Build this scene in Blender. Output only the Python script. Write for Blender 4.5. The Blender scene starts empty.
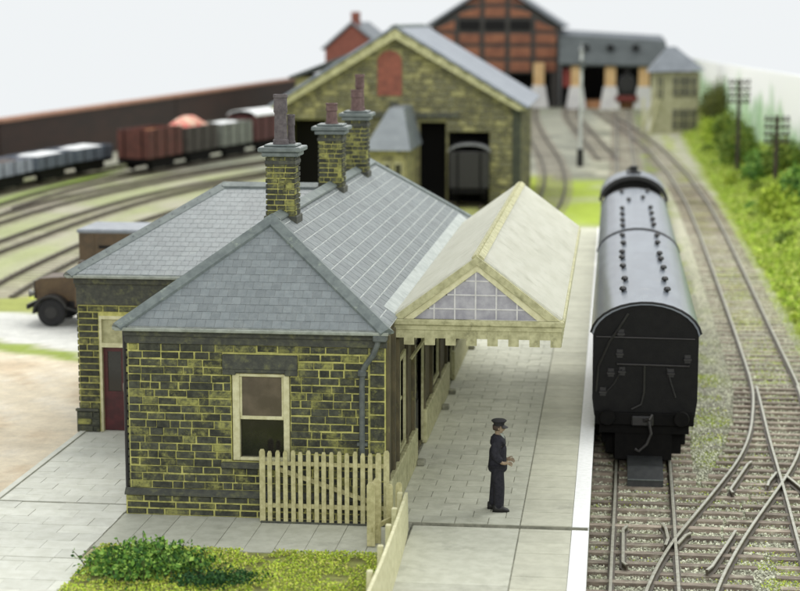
import bpy, math, random
import numpy as np
from mathutils import Vector, Matrix
random.seed(7); rng = np.random.default_rng(7)
SC = bpy.context.scene; COL = SC.collection

# ------------------------------------------------------------------ camera, world, lamp, added fill lights
cd = bpy.data.cameras.new('camera'); cam = bpy.data.objects.new('camera', cd); COL.objects.link(cam)
cam.location = (0, 0, 9.6)
cam.rotation_euler = (math.radians(90 - 8.733), 0, math.radians(6.764))
cd.sensor_width = 36; cd.lens = 81.0; cd.clip_start = 0.5; cd.clip_end = 900
cd.dof.use_dof = True; cd.dof.focus_distance = 36.5; cd.dof.aperture_fstop = 0.48; cd.dof.aperture_blades = 0
SC.camera = cam
w = bpy.data.worlds.new('World'); SC.world = w; w.use_nodes = True
bgn = w.node_tree.nodes['Background']; bgn.inputs[0].default_value = (0.90, 0.93, 0.945, 1); bgn.inputs[1].default_value = 0.97

def area(name, loc, target, size, energy, col):
    l = bpy.data.lights.new(name, 'AREA'); l.shape = 'RECTANGLE'; l.size = size[0]; l.size_y = size[1]
    l.energy = energy; l.color = col
    o = bpy.data.objects.new(name, l); COL.objects.link(o); o.location = loc
    o.rotation_euler = (Vector(target) - Vector(loc)).to_track_quat('-Z', 'Y').to_euler()
    return o
area('ceiling_lamp', (-7, 78, 50), (-5, 58, 0), (40, 26), 23000, (1.0, 0.985, 0.94))
area('added_side_fill', (31, 62, 42), (-2, 46, 0), (24, 26), 13500, (1.0, 0.985, 0.95))  # added light with no seen source, brightens the platform under the canopy
area('added_front_fill', (5, -18, 22), (-3, 42, 0), (16, 9), 9500, (1.0, 0.98, 0.94))  # added soft fill from behind the camera, no lamp known there
area('added_far_fill', (-32, 150, 62), (0, 150, 0), (50, 40), 32000, (1.0, 0.98, 0.94))  # added light, placed to brighten the backscene and left-hand faces
vs = SC.view_settings; vs.view_transform = 'Standard'; vs.look = 'None'; vs.exposure = 0.0; vs.gamma = 1.0
SC.cycles.max_bounces = 8; SC.cycles.diffuse_bounces = 6

# ------------------------------------------------------------------ helpers: materials
def lin(c):
    return tuple((v / 255 / 12.92) if v / 255 <= 0.04045 else ((v / 255 + 0.055) / 1.055) ** 2.4 for v in c)
def c4(c): return (c[0], c[1], c[2], 1)
class NT:
    def __init__(s, m):
        m.use_nodes = True; s.t = m.node_tree; s.n = s.t.nodes; s.b = s.n['Principled BSDF']
    def add(s, typ, **kw):
        nd = s.n.new(typ)
        for k, v in kw.items(): setattr(nd, k, v)
        return nd
    def link(s, a, b): s.t.links.new(a, b)
    def pos(s): return s.add('ShaderNodeNewGeometry').outputs['Position']
    def noise(s, scale, detail=4, rough=0.6, vec=None, stretch=None):
        nz = s.add('ShaderNodeTexNoise'); nz.inputs['Scale'].default_value = scale
        nz.inputs['Detail'].default_value = detail; nz.inputs['Roughness'].default_value = rough
        v = vec or s.pos()
        if stretch:
            mp = s.add('ShaderNodeMapping'); mp.inputs['Scale'].default_value = stretch
            s.link(v, mp.inputs['Vector']); v = mp.outputs[0]
        s.link(v, nz.inputs['Vector']); return nz.outputs['Fac']
    def ramp(s, fac, lo, hi):
        r = s.add('ShaderNodeMapRange'); r.inputs[1].default_value = lo; r.inputs[2].default_value = hi
        r.interpolation_type = 'SMOOTHSTEP'; s.link(fac, r.inputs[0]); return r.outputs[0]
    def mix(s, fac, a, b):
        m = s.add('ShaderNodeMix', data_type='RGBA')
        if isinstance(fac, (int, float)): m.inputs[0].default_value = fac
        else: s.link(fac, m.inputs[0])
        for i, v in ((6, a), (7, b)):
            if isinstance(v, tuple): m.inputs[i].default_value = c4(v)
            else: s.link(v, m.inputs[i])
        return m.outputs[2]
    def math(s, op, a, b):
        m = s.add('ShaderNodeMath', operation=op)
        for i, v in ((0, a), (1, b)):
            if isinstance(v, (int, float)): m.inputs[i].default_value = v
            else: s.link(v, m.inputs[i])
        return m.outputs[0]
    def rnd(s):
        a = s.add('ShaderNodeObjectInfo').outputs['Random']; b = s.add('ShaderNodeNewGeometry').outputs['Random Per Island']
        return s.math('FRACT', s.math('ADD', a, b), 0.0)
    def bump(s, h, dist=0.02, strength=0.6):
        b = s.add('ShaderNodeBump'); b.inputs['Distance'].default_value = dist; b.inputs['Strength'].default_value = strength
        s.link(h, b.inputs['Height']); s.link(b.outputs[0], s.b.inputs['Normal'])
    def col(s, c): s.link(c, s.b.inputs['Base Color'])

MATS = {}
def mat(name, c, rough=0.75, var=0.25, scale=6.0, c2=None, metal=0.0, bump=0.0, rand=0.0, spec=None, stretch=None, stain=None, stain_lo=0.55, stain_hi=0.75, stain_scale=1.5):
    """Plain weathered surface: base colour, mottled with two noises, a third patchy stain, random tone per piece."""
    if name in MATS: return MATS[name]
    m = bpy.data.materials.new(name); t = NT(m); MATS[name] = m
    a = lin(c); b = lin(c2) if c2 else tuple(x * (1 - var) for x in a)
    f = t.ramp(t.noise(scale, 5, 0.65, stretch=stretch), 0.33, 0.67)
    col = t.mix(f, a, b)
    if stain:
        g = t.ramp(t.noise(stain_scale, 6, 0.7), stain_lo, stain_hi); col = t.mix(g, col, lin(stain))
    if rand:
        r = t.rnd(); hs = t.add('ShaderNodeHueSaturation')
        t.link(t.math('ADD', t.math('MULTIPLY', r, 2 * rand), 1 - rand), hs.inputs['Value']); t.link(col, hs.inputs['Color']); col = hs.outputs[0]
    t.col(col)
    t.b.inputs['Roughness'].default_value = rough; t.b.inputs['Metallic'].default_value = metal
    if spec is not None: t.b.inputs['Specular IOR Level'].default_value = spec
    if bump: t.bump(t.noise(scale * 4, 4, 0.7), bump, 0.7)
    return m

# ------------------------------------------------------------------ helpers: meshes
def wmat(o):
    M = o.matrix_basis.copy(); p = o.parent
    while p: M = p.matrix_basis @ M; p = p.parent
    return M
class MB:
    def __init__(s): s.v = []; s.f = []; s.mi = []; s.k = 0
    def add(s, V, F):
        o = len(s.v); s.v += [tuple(p) for p in V]; s.f += [tuple(i + o for i in q) for q in F]; s.mi += [s.k] * len(F); return s
    def box(s, x0, x1, y0, y1, z0, z1, bev=0.0):
        if x0 > x1: x0, x1 = x1, x0
        if y0 > y1: y0, y1 = y1, y0
        if z0 > z1: z0, z1 = z1, z0
        if not bev:
            V = [(x, y, z) for z in (z0, z1) for y in (y0, y1) for x in (x0, x1)]
            return s.add(V, [(0, 2, 3, 1), (4, 5, 7, 6), (0, 1, 5, 4), (2, 6, 7, 3), (0, 4, 6, 2), (1, 3, 7, 5)])
        b = min(bev, (x1 - x0) * .49, (y1 - y0) * .49, (z1 - z0) * .49)
        out = []
        for z in ((z0, 1), (z0 + b, 0), (z1 - b, 0), (z1, 1)):
            e = b if z[1] else 0
            out.append([(x0 + b, y0 + e, z[0]), (x1 - b, y0 + e, z[0]), (x1 - e, y0 + b, z[0]), (x1 - e, y1 - b, z[0]), (x1 - b, y1 - e, z[0]), (x0 + b, y1 - e, z[0]), (x0 + e, y1 - b, z[0]), (x0 + e, y0 + b, z[0])])
        V = [p for r in out for p in r]; F = [tuple(range(7, -1, -1)), tuple(range(24, 32))]
        for r in range(3):
            for i in range(8): j = (i + 1) % 8; F.append((r * 8 + i, r * 8 + j, r * 8 + 8 + j, r * 8 + 8 + i))
        return s.add(V, F)
    def prism(s, poly, axis, a, b):
        """poly 2D points extruded along axis ('x': (y,z), 'y': (x,z), 'z': (x,y))."""
        n = len(poly)
        def P(p, t): return (t, p[0], p[1]) if axis == 'x' else (p[0], t, p[1]) if axis == 'y' else (p[0], p[1], t)
        V = [P(p, a) for p in poly] + [P(p, b) for p in poly]
        F = [tuple(range(n - 1, -1, -1)), tuple(range(n, 2 * n))] + [(i, (i + 1) % n, n + (i + 1) % n, n + i) for i in range(n)]
        return s.add(V, F)
    def tube(s, pts, r, n=8, caps=True):
        pts = [Vector(p) for p in pts]; R = r if isinstance(r, (list, tuple)) else [r] * len(pts)
        rings = []; up = None
        for i, p in enumerate(pts):
            d = (pts[min(i + 1, len(pts) - 1)] - pts[max(i - 1, 0)]).normalized()
            if up is None: up = d.orthogonal().normalized()
            up = (up - d * up.dot(d)).normalized(); q = d.cross(up)
            rings.append([p + (up * math.cos(2 * math.pi * k / n) + q * math.sin(2 * math.pi * k / n)) * R[i] for k in range(n)])
        V = [p for r_ in rings for p in r_]; F = []
        for i in range(len(pts) - 1):
            for k in range(n): j = (k + 1) % n; F.append((i * n + k, i * n + j, i * n + n + j, i * n + n + k))
        if caps: F += [tuple(range(n - 1, -1, -1)), tuple(range((len(pts) - 1) * n, len(pts) * n))]
        return s.add(V, F)
    def lathe(s, c, prof, n=14):
        V = []; F = []
        for (r, z) in prof:
            V += [(c[0] + r * math.cos(2 * math.pi * k / n), c[1] + r * math.sin(2 * math.pi * k / n), c[2] + z) for k in range(n)]
        for i in range(len(prof) - 1):
            for k in range(n): j = (k + 1) % n; F.append((i * n + k, i * n + j, i * n + n + j, i * n + n + k))
        F += [tuple(range(n - 1, -1, -1)), tuple(range((len(prof) - 1) * n, len(prof) * n))]
        return s.add(V, F)
    def slab(s, pts, th):
        """planar polygon with thickness th below it along its normal"""
        P = [Vector(p) for p in pts]; nrm = (P[1] - P[0]).cross(P[2] - P[0]).normalized()
        n = len(P); V = P + [p - nrm * th for p in P]
        return s.add(V, [tuple(range(n)), tuple(range(2 * n - 1, n - 1, -1))] + [(i, n + i, n + (i + 1) % n, (i + 1) % n) for i in range(n)])
    def build(s, name, m, parent=None, world=True, smooth=False):
        me = bpy.data.meshes.new(name); V = s.v
        if parent and world:
            I = wmat(parent).inverted(); V = [tuple(I @ Vector(p)) for p in V]
        me.from_pydata(V, [], s.f)
        for x in (m if isinstance(m, (list, tuple)) else [m]): me.materials.append(x)
        if isinstance(m, (list, tuple)): me.polygons.foreach_set('material_index', s.mi)
        if smooth: me.polygons.foreach_set('use_smooth', [True] * len(me.polygons))
        me.update()
        o = bpy.data.objects.new(name, me); COL.objects.link(o)
        if parent: o.parent = parent
        return o
def shade_auto(o, deg=35):
    me = o.data; me.polygons.foreach_set('use_smooth', [True] * len(me.polygons))
    me.set_sharp_from_angle(angle=math.radians(deg)); return o
def tag(o, label=None, cat=None, group=None, kind=None):
    if label: o['label'] = label
    if cat: o['category'] = cat
    if group: o['group'] = group
    if kind: o['kind'] = kind
    return o
def thing(name, label, cat, loc=(0, 0, 0), rotz=0.0, group=None):
    o = bpy.data.objects.new(name, None); COL.objects.link(o); o.location = loc; o.rotation_euler = (0, 0, rotz); o.empty_display_size = .2
    return tag(o, label, cat, group)
def copy_tree(o, parent=None):
    c = o.copy(); COL.objects.link(c)
    if parent: c.parent = parent
    for ch in [x for x in o.children]: copy_tree(ch, c)
    return c
def mesh_np(name, V, F, m, parent=None, kind=None):
    """V (n,3), F (m,k) arrays"""
    me = bpy.data.meshes.new(name); k = F.shape[1]
    if parent is not None:
        M = np.array(wmat(parent).inverted()); V = V @ M[:3, :3].T + M[:3, 3]
    me.vertices.add(len(V)); me.vertices.foreach_set('co', V.astype(np.float32).ravel())
    me.loops.add(F.size); me.loops.foreach_set('vertex_index', F.astype(np.int32).ravel())
    me.polygons.add(len(F)); me.polygons.foreach_set('loop_start', np.arange(0, F.size, k, dtype=np.int32))
    me.polygons.foreach_set('loop_total', np.full(len(F), k, dtype=np.int32))
    me.polygons.foreach_set('use_smooth', np.zeros(len(F), dtype=bool)); me.materials.append(m); me.update(calc_edges=True); me.validate()
    o = bpy.data.objects.new(name, me); COL.objects.link(o)
    if parent is not None: o.parent = parent
    if kind: o['kind'] = kind
    return o
def scatter(name, T, TF, L, S, m, parent=None, kind='stuff', rot=None):
    """template T,TF at locations L with scales S (n,3) and rotation matrices rot (n,3,3) or random"""
    n = len(L); T = np.array(T, float); TF = np.array(TF)
    if rot is None:
        q = rng.normal(size=(n, 4)); q /= np.linalg.norm(q, axis=1)[:, None]; a, b, c, d = q.T
        rot = np.stack([np.stack([1 - 2 * (c * c + d * d), 2 * (b * c - a * d), 2 * (b * d + a * c)], -1), np.stack([2 * (b * c + a * d), 1 - 2 * (b * b + d * d), 2 * (c * d - a * b)], -1), np.stack([2 * (b * d - a * c), 2 * (c * d + a * b), 1 - 2 * (b * b + c * c)], -1)], 1)
    V = np.einsum('nij,nkj->nki', rot, T[None] * np.asarray(S)[:, None, :]) + np.asarray(L)[:, None, :]
    F = TF[None] + (np.arange(n) * len(T))[:, None, None]
    return mesh_np(name, V.reshape(-1, 3), F.reshape(-1, TF.shape[1]), m, parent, kind)
OCT = ([(1, 0, 0), (-1, 0, 0), (0, 1, 0), (0, -1, 0), (0, 0, 1), (0, 0, -1)], [(0, 2, 4), (2, 1, 4), (1, 3, 4), (3, 0, 4), (2, 0, 5), (1, 2, 5), (3, 1, 5), (0, 3, 5)])
LEAF = ([(-.5, 0, 0), (0, -.32, .08), (.5, 0, 0), (0, .32, .08)], [(0, 1, 2, 3)])
def interp(Y, tab):
    ys = [t[0] for t in tab]; xs = [t[1] for t in tab]; return np.interp(Y, ys, xs)
def sstep(a, b, x):
    t = np.clip((x - a) / (b - a), 0, 1); return t * t * (3 - 2 * t)

# ------------------------------------------------------------------ materials
def stone_mat(name, dark, dark2, moss, lo, hi, rand=.26):
    m = bpy.data.materials.new(name); t = NT(m); MATS[name] = m
    c = t.mix(t.ramp(t.noise(9, 5, .7), .35, .65), lin(dark), lin(dark2))
    hs = t.add('ShaderNodeHueSaturation'); r = t.rnd()
    t.link(t.math('ADD', t.math('MULTIPLY', r, 2 * rand), 1 - rand), hs.inputs['Value']); t.link(c, hs.inputs['Color'])
    big = t.noise(2.6, 3, .6); fine = t.noise(15, 6, .85)
    pk_ = t.math('FRACT', t.math('MULTIPLY', r, 17.3), 0.0); some = t.math('MULTIPLY', t.math('GREATER_THAN', pk_, .88), .13)
    k = t.ramp(t.math('ADD', t.math('ADD', t.math('MULTIPLY', big, .75), t.math('MULTIPLY', fine, .55)), some), lo, hi)
    c = t.mix(k, hs.outputs[0], lin(moss)); t.col(c)
    t.b.inputs['Roughness'].default_value = .85; t.b.inputs['Specular IOR Level'].default_value = .3
    t.bump(t.noise(30, 4, .7), .012, .8); return m
M_stone = stone_mat('weathered_stone', (52, 54, 48), (74, 76, 64), (158, 158, 90), .64, .94)
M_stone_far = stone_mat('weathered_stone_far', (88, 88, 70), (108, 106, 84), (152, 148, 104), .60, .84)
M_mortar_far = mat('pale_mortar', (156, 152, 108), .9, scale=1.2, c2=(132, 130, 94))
M_mortar = mat('yellow_mortar', (194, 191, 116), .9, scale=6, c2=(160, 159, 92), stain=(96, 97, 66), stain_lo=.52, stain_hi=.72, stain_scale=3.0, bump=.006)
M_trim = mat('dark_stone_trim', (58, 60, 55), .8, scale=8, c2=(76, 78, 68), stain=(108, 110, 70), stain_lo=.5, stain_hi=.8, stain_scale=4, bump=.01)
def slate_mat():
    m = bpy.data.materials.new('slate'); t = NT(m); MATS['slate'] = m
    c = t.mix(t.ramp(t.noise(7, 5, .7), .3, .7), lin((104, 112, 114)), lin((118, 125, 126)))
    hs = t.add('ShaderNodeHueSaturation'); t.link(t.math('ADD', t.math('MULTIPLY', t.rnd(), .22), .89), hs.inputs['Value']); t.link(c, hs.inputs['Color'])
    k = t.ramp(t.math('ADD', t.math('MULTIPLY', t.noise(1.4, 4, .6), .6), t.math('MULTIPLY', t.noise(24, 5, .8), .5)), .58, .85)
    c = t.mix(k, hs.outputs[0], lin((140, 147, 144))); t.col(c)
    t.b.inputs['Roughness'].default_value = .46; t.b.inputs['Specular IOR Level'].default_value = .5
    t.bump(t.noise(40, 3, .7), .006, .5); return m
M_slate = slate_mat()
M_slatew = M_slate.copy(); M_slatew.name = 'slate_platform_slope'  # slates of the platform slope get their own, slightly darker base tone
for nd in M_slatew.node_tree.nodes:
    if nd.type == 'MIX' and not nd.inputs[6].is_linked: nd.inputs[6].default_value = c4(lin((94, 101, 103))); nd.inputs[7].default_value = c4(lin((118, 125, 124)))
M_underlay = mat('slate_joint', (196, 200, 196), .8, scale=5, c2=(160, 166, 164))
M_cap = mat('ridge_lead', (108, 117, 114), .5, scale=5, c2=(86, 95, 94), stain=(146, 156, 142), stain_lo=.55, stain_hi=.8, stain_scale=4)
M_gut = mat('pale_gutter', (150, 156, 146), .5, scale=6, c2=(120, 126, 116))
M_cream = mat('cream_paint', (212, 209, 172), .6, scale=7, c2=(190, 187, 146), stain=(140, 138, 84), stain_lo=.6, stain_hi=.82, stain_scale=5, bump=.003)
M_olive = mat('olive_cream_paint', (184, 182, 142), .65, scale=6, c2=(152, 150, 112), stain=(104, 103, 72), stain_lo=.55, stain_hi=.8, stain_scale=3, bump=.004)
M_whitewood = mat('offwhite_sash_paint', (206, 203, 166), .5, scale=8, c2=(184, 180, 138))
M_canopy = mat('canopy_sheet', (228, 228, 217), .7, scale=3.2, c2=(214, 214, 201), stain=(178, 179, 162), stain_lo=.48, stain_hi=.8, stain_scale=2.2, stretch=(1, .25, 1))
_t = NT(M_canopy); _tr = _t.add('ShaderNodeBsdfTranslucent'); _tr.inputs[0].default_value = (.86, .86, .80, 1); _mx = _t.add('ShaderNodeMixShader'); _mx.inputs[0].default_value = .50
_t.link(_t.b.outputs[0], _mx.inputs[1]); _t.link(_tr.outputs[0], _mx.inputs[2]); _t.link(_mx.outputs[0], _t.n['Material Output'].inputs[0])
M_pane = mat('cloudy_glazing', (172, 171, 176), .3, scale=3, c2=(142, 141, 150))
M_glass = mat('dark_window_glass', (26, 25, 24), .12, scale=3, c2=(40, 38, 35), spec=.6)
M_glass2 = mat('painted_glass_reflection', (96, 86, 74), .2, scale=2, c2=(76, 68, 58), spec=.6)  # grey-brown colour paints the light reflected in the upper sash
M_iron = mat('grey_iron', (74, 80, 80), .5, scale=9, c2=(92, 98, 94))
M_black = mat('black_paint', (24, 24, 25), .5, scale=7, c2=(36, 35, 35))
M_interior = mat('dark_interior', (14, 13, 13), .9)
M_maroon = mat('maroon_door_paint', (84, 30, 34), .45, scale=6, c2=(64, 22, 26))
M_pot = mat('chimney_pot_clay', (98, 92, 92), .8, scale=10, c2=(76, 70, 72), bump=.008)
M_potred = mat('chimney_pot_brown', (112, 90, 86), .8, scale=10, c2=(88, 68, 66), bump=.008)
M_timber = mat('brown_stained_boards', (92, 84, 58), .75, scale=5, c2=(66, 62, 44), stain=(134, 130, 76), stain_lo=.56, stain_hi=.78, stain_scale=2.5, stretch=(1, 1, .35), bump=.005)
M_picket = mat('picket_paint', (190, 185, 140), .65, scale=9, c2=(162, 157, 112), stain=(124, 120, 72), stain_lo=.62, stain_hi=.85, stain_scale=6, bump=.004)
def slab_mat(name, a, b, stain, rand=.07):
    return mat(name, a, .8, scale=3.5, c2=b, rand=rand, stain=stain, stain_lo=.54, stain_hi=.78, stain_scale=.9, bump=.004)
M_slab = slab_mat('paving_slab', (186, 187, 172), (172, 173, 157), (146, 147, 132))
M_slab2 = slab_mat('forecourt_slab', (208, 209, 198), (196, 197, 184), (174, 174, 163))
M_cope = slab_mat('coping_slab', (190, 190, 172), (178, 178, 160), (158, 158, 142))
M_joint = mat('paving_joint', (146, 146, 130), .9, scale=5, c2=(112, 113, 100))
M_whiteline = mat('white_line_paint', (240, 241, 241), .6, scale=9, c2=(228, 230, 228), stain=(196, 196, 186), stain_lo=.62, stain_hi=.8, stain_scale=3)
M_sleeper = mat('sleeper_wood', (150, 138, 124), .85, scale=9, c2=(110, 100, 89), rand=.3, stretch=(.3, 1, 1), bump=.01, stain=(184, 181, 160), stain_lo=.5, stain_hi=.72, stain_scale=3)
M_rail = mat('rail_side', (86, 78, 64), .6, scale=6, c2=(66, 60, 50))
M_railtop = mat('rail_head', (186, 185, 172), .32, scale=8, c2=(160, 158, 142), metal=.35)
M_ballast = mat('ballast_stone', (204, 205, 184), .9, rand=.5, scale=4, c2=(180, 182, 162), stain=(142, 152, 106), stain_lo=.55, stain_hi=.75, stain_scale=.8)

# ------------------------------------------------------------------ the ground (one sheet)
def hground(X, Y):
    z = np.full(np.broadcast(X, Y).shape, -1.10)
    z = z + 1.07 * sstep(67, 59, Y) * sstep(-3.4, -4.6, X) * sstep(-60, -40, X)
    z = z + sstep(6.6, 11.0, X) * (1.5 + .25 * np.sin(Y * .31) + .2 * np.sin(Y * .83 + X)) * sstep(20, 34, Y)
    return z
xs = np.concatenate([np.arange(-45, -20, .8), np.arange(-20, 12.7, .35)])
ys = np.concatenate([np.arange(4, 24, 2), np.arange(24, 64, .35), np.arange(64, 130, .6), np.arange(130, 241, 1.2)])
GX, GY = np.meshgrid(xs, ys); GZ = hground(GX, GY)
V = np.stack([GX, GY, GZ], -1).reshape(-1, 3); nx = len(xs)
ii, jj = np.meshgrid(np.arange(len(ys) - 1), np.arange(nx - 1), indexing='ij'); a = (ii * nx + jj).ravel()
F = np.stack([a, a + 1, a + nx + 1, a + nx], -1)
def vnoise(x, y, s, seed):
    r = np.random.default_rng(seed).random((64, 64)); u = x / s; v = y / s; i = np.floor(u).astype(int); j = np.floor(v).astype(int)
    fu = u - i; fv = v - j; fu = fu * fu * (3 - 2 * fu); fv = fv * fv * (3 - 2 * fv)
    g = lambda p, q: r[p % 64, q % 64]
    return (g(i, j) * (1 - fu) + g(i + 1, j) * fu) * (1 - fv) + (g(i, j + 1) * (1 - fu) + g(i + 1, j + 1) * fu) * fv
def zone(x, y):
    """surface colour of the modelled ground at a place"""
    n1 = vnoise(x, y, 3.0, 1); n2 = vnoise(x, y, .9, 2); n3 = vnoise(x, y, 9.0, 3)
    C = np.zeros(x.shape + (3,)); C[:] = lin((182, 180, 160))
    def put(mask, c):
        mm = np.clip(mask, 0, 1)[..., None]; C[:] = C * (1 - mm) + np.array(lin(c)) * mm
    GRASS = (150, 166, 60); LIGHT = (186, 196, 66)
    put(sstep(-.6, -.3, x) * sstep(6.6, 6.2, x) * sstep(66, 60, y), (140, 138, 122))  # darker bed under the ballast, painting shade into gaps between stones
    put(sstep(.50, .66, n1 * .6 + n2 * .4) * .5, (134, 142, 92))                          # algae tint in the ballast
    put(sstep(1.95, 2.15, x) * sstep(3.25, 3.0, x) * sstep(39, 44, y), (132, 130, 118))    # cinders beside the coach
    put(sstep(2.0, 2.2, x) * sstep(3.3, 3.0, x) * sstep(39, 44, y) * sstep(.50, .62, n2), (138, 152, 62))
    put(sstep(4.3, 4.6, x) * sstep(5.4, 5.1, x) * sstep(50, 55, y) * sstep(.42, .62, n2) * .8, (160, 170, 84))
    put(sstep(6.1, 6.7, x + n2 * .6) * sstep(18, 30, y), (150, 164, 76))                   # embankment
    far = sstep(60, 66, y)
    put(far * sstep(-4.5, -6, x) * .6, (176, 172, 152))
    put(far * sstep(.35, .75, n3 * .5 + n1 * .5) * sstep(-5, -10, x) * .7, (166, 174, 124))
    put(far * sstep(-1, -3, x) * sstep(122, 130, y) * (.5 + .4 * n1), (146, 148, 136))
    put(sstep(-9, -6, x) * sstep(2.6, 1.6, x) * sstep(84, 90, y) * sstep(.45, .7, n1 * .6 + n2 * .4) * .8, (132, 132, 122))
    put(sstep(-19.5, -20, x) * sstep(-23.2, -22.7, x) * sstep(58, 66, y) * sstep(.35, .55, n1), LIGHT)
    put(sstep(-3.2, -3.6, x + n2) * sstep(-9.5, -9, x) * sstep(93, 97, y + n2 * 3) * sstep(127, 121, y), (168, 182, 78))     # lawn beyond the platform
    put(sstep(-.35, -.55, x) * sstep(-4.4, -4.1, x) * sstep(83, 85, y) * sstep(124, 118, y) * (.55 + .45 * sstep(.3, .6, n1)), (166, 184, 76))
    put(sstep(-12, -13, x) * sstep(-20, -17.5, x + n1) * sstep(66, 70, y) * sstep(112, 100, y), LIGHT)
    put(sstep(-34.6, -35, x) * sstep(-36.4, -36, x) * sstep(95, 100, y) * sstep(136, 130, y), (150, 180, 66))
    put(sstep(-26.8, -26.2, x) * sstep(-25.9, -26.3, x) * sstep(60, 66, y) * .7, (150, 165, 80))
    put(sstep(-20.3, -21, x) * sstep(64, 62, y) * sstep(56.6, 57.6, y), GRASS)
    yard = sstep(66, 60, y) * sstep(-4.2, -5, x)
    put(yard, (226, 214, 190))
    put(yard * sstep(.45, .75, n1 * .5 + n2 * .5) * .35, (200, 184, 158))
    ds = vnoise(x + .6 * y, (y - .6 * x) * .25 + 40, .5, 12); put(yard * sstep(.55, .8, ds) * .6, (200, 178, 148)); put(yard * sstep(.35, .15, ds) * .6, (236, 228, 212))
    rl = y - (40.6 - .6 * x + (n2 - .5) * .8)          # the pale road strip runs up and left of the dirt
    put(yard * sstep(-1.2, -.5, rl) * sstep(.4, 0, rl), (152, 168, 84))
    put(yard * sstep(0, .5, rl), (218, 218, 212))
    put(yard * sstep(57.0, 57.8, y + n2 * .6), (160, 166, 96))
    put(sstep(31.4, 31.2, y) * sstep(-9.6, -9.3, x) * sstep(-3.5, -3.8, x), (150, 156, 76))
    return C
ground = mesh_np('ground', V, F, None)
ca = ground.data.color_attributes.new('surface', 'FLOAT_COLOR', 'POINT')
cc = np.ones((len(V), 4), np.float32); cc[:, :3] = zone(V[:, 0], V[:, 1]); ca.data.foreach_set('color', cc.ravel())
mg = bpy.data.materials.new('ground_cover'); t = NT(mg)
at = t.add('ShaderNodeAttribute'); at.attribute_name = 'surface'
hs = t.add('ShaderNodeHueSaturation'); k = t.math('ADD', t.math('MULTIPLY', t.noise(1.3, 8, .85), 1.1), .48)
t.link(k, hs.inputs['Value']); t.link(at.outputs['Color'], hs.inputs['Color'])
t.col(t.mix(t.ramp(t.noise(2.3, 6, .75), .56, .74), hs.outputs[0], lin((128, 122, 100))) if False else hs.outputs[0])
t.b.inputs['Roughness'].default_value = .95; t.b.inputs['Specular IOR Level'].default_value = .15; t.bump(t.noise(18, 5, .8), .05, .9)
ground.data.materials.clear(); ground.data.materials.append(mg)
ground.data.polygons.foreach_set('use_smooth', [True] * len(ground.data.polygons)); tag(ground, kind='structure')

# ------------------------------------------------------------------ platform
platform = MB().box(-4.25, -.36, 33.52, 84, -1.3, -.014).box(-3.72, -.36, 18, 33.38, -1.3, -.044).box(-4.24, -.37, 33.37, 33.54, -1.3, -.6).build('platform', M_joint)
tag(platform, kind='structure')
def slab_template(bev=.012):
    return MB().box(-.5, .5, -.5, .5, -.5, .5).build('slab', M_slab).data
def make_piece_data(name, m, bev):
    b = MB(); b.box(-.5, .5, -.5, .5, -.5, .5, 0)
    o = b.build(name, m); d = o.data; bpy.data.objects.remove(o); return d
D_slab = make_piece_data('slab', M_slab, 0); D_slab2 = make_piece_data('slab', M_slab2, 0); D_cope = make_piece_data('slab', M_cope, 0)
def piece(name, data, c, s, parent, rz=0.0, rot=None):
    o = bpy.data.objects.new(name, data); COL.objects.link(o); o.parent = parent
    I = wmat(parent).inverted(); o.location = I @ Vector(c); o.scale = s
    if rot is not None: o.rotation_euler = rot
    elif rz: o.rotation_euler = (0, 0, rz)
    return o
def lay(parent, data, x0, x1, y0, y1, wx, wy, gap, z=0.0, bond=.5, name='paving_slab', ymax=1e9, jit=.004):
    """running-bond slabs; rows along X, joints staggered. Returns rects past ymax for joining."""
    rest = []; y = y0; r = 0
    while y < y1 - .02:
        ye = min(y + wy, y1); x = x0 - (wx * bond if r % 2 else 0) 
        while x < x1 - .02:
            a_, b_ = max(x, x0), min(x + wx, x1)
            if b_ - a_ > .06:
                c = ((a_ + b_) / 2, (y + ye) / 2, z - .03 + random.uniform(-jit, jit)); s_ = (b_ - a_ - gap, ye - y - gap, .06)
                if y < ymax: piece(name, data, c, s_, parent, rz=random.uniform(-.004, .004))
                else: rest.append((c, s_))
            x += wx
        y = ye; r += 1
    return rest
CUBE = ([(x, y, z) for z in (-.5, .5) for y in (-.5, .5) for x in (-.5, .5)], [(0, 2, 3, 1), (4, 5, 7, 6), (0, 1, 5, 4), (2, 6, 7, 3), (0, 4, 6, 2), (1, 3, 7, 5)])
def join_pieces(name, rest, m, parent):
    L = np.array([r[0] for r in rest]); S = np.array([r[1] for r in rest]); n = len(L)
    return scatter(name, *CUBE, L, S, m, parent, 'stuff', np.repeat(np.eye(3)[None], n, 0))
rest = lay(platform, D_slab, -4.2, -1.66, 33.53, 83.8, .64, .46, .016, ymax=54)
join_pieces('far_paving', rest, M_slab, platform)
rest = lay(platform, D_cope, -1.645, -.665, 33.53, 83.8, .985, .48, .010, bond=0, ymax=60, name='coping_slab')
join_pieces('far_coping', rest, M_cope, platform)
lay(platform, D_slab, -3.7, -1.66, 22, 33.385, 2.06, 2.6, .012, z=-.03, bond=0)
lay(platform, D_cope, -1.645, -.665, 22, 33.385, .985, .7, .012, z=-.03, bond=0, name='coping_slab')
MB().box(-.66, -.34, 33.53, 84, -.09, .002).build('edge_line', M_whiteline, platform)
MB().box(-.66, -.34, 18, 33.385, -.12, -.028).build('edge_line', M_whiteline, platform)

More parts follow.
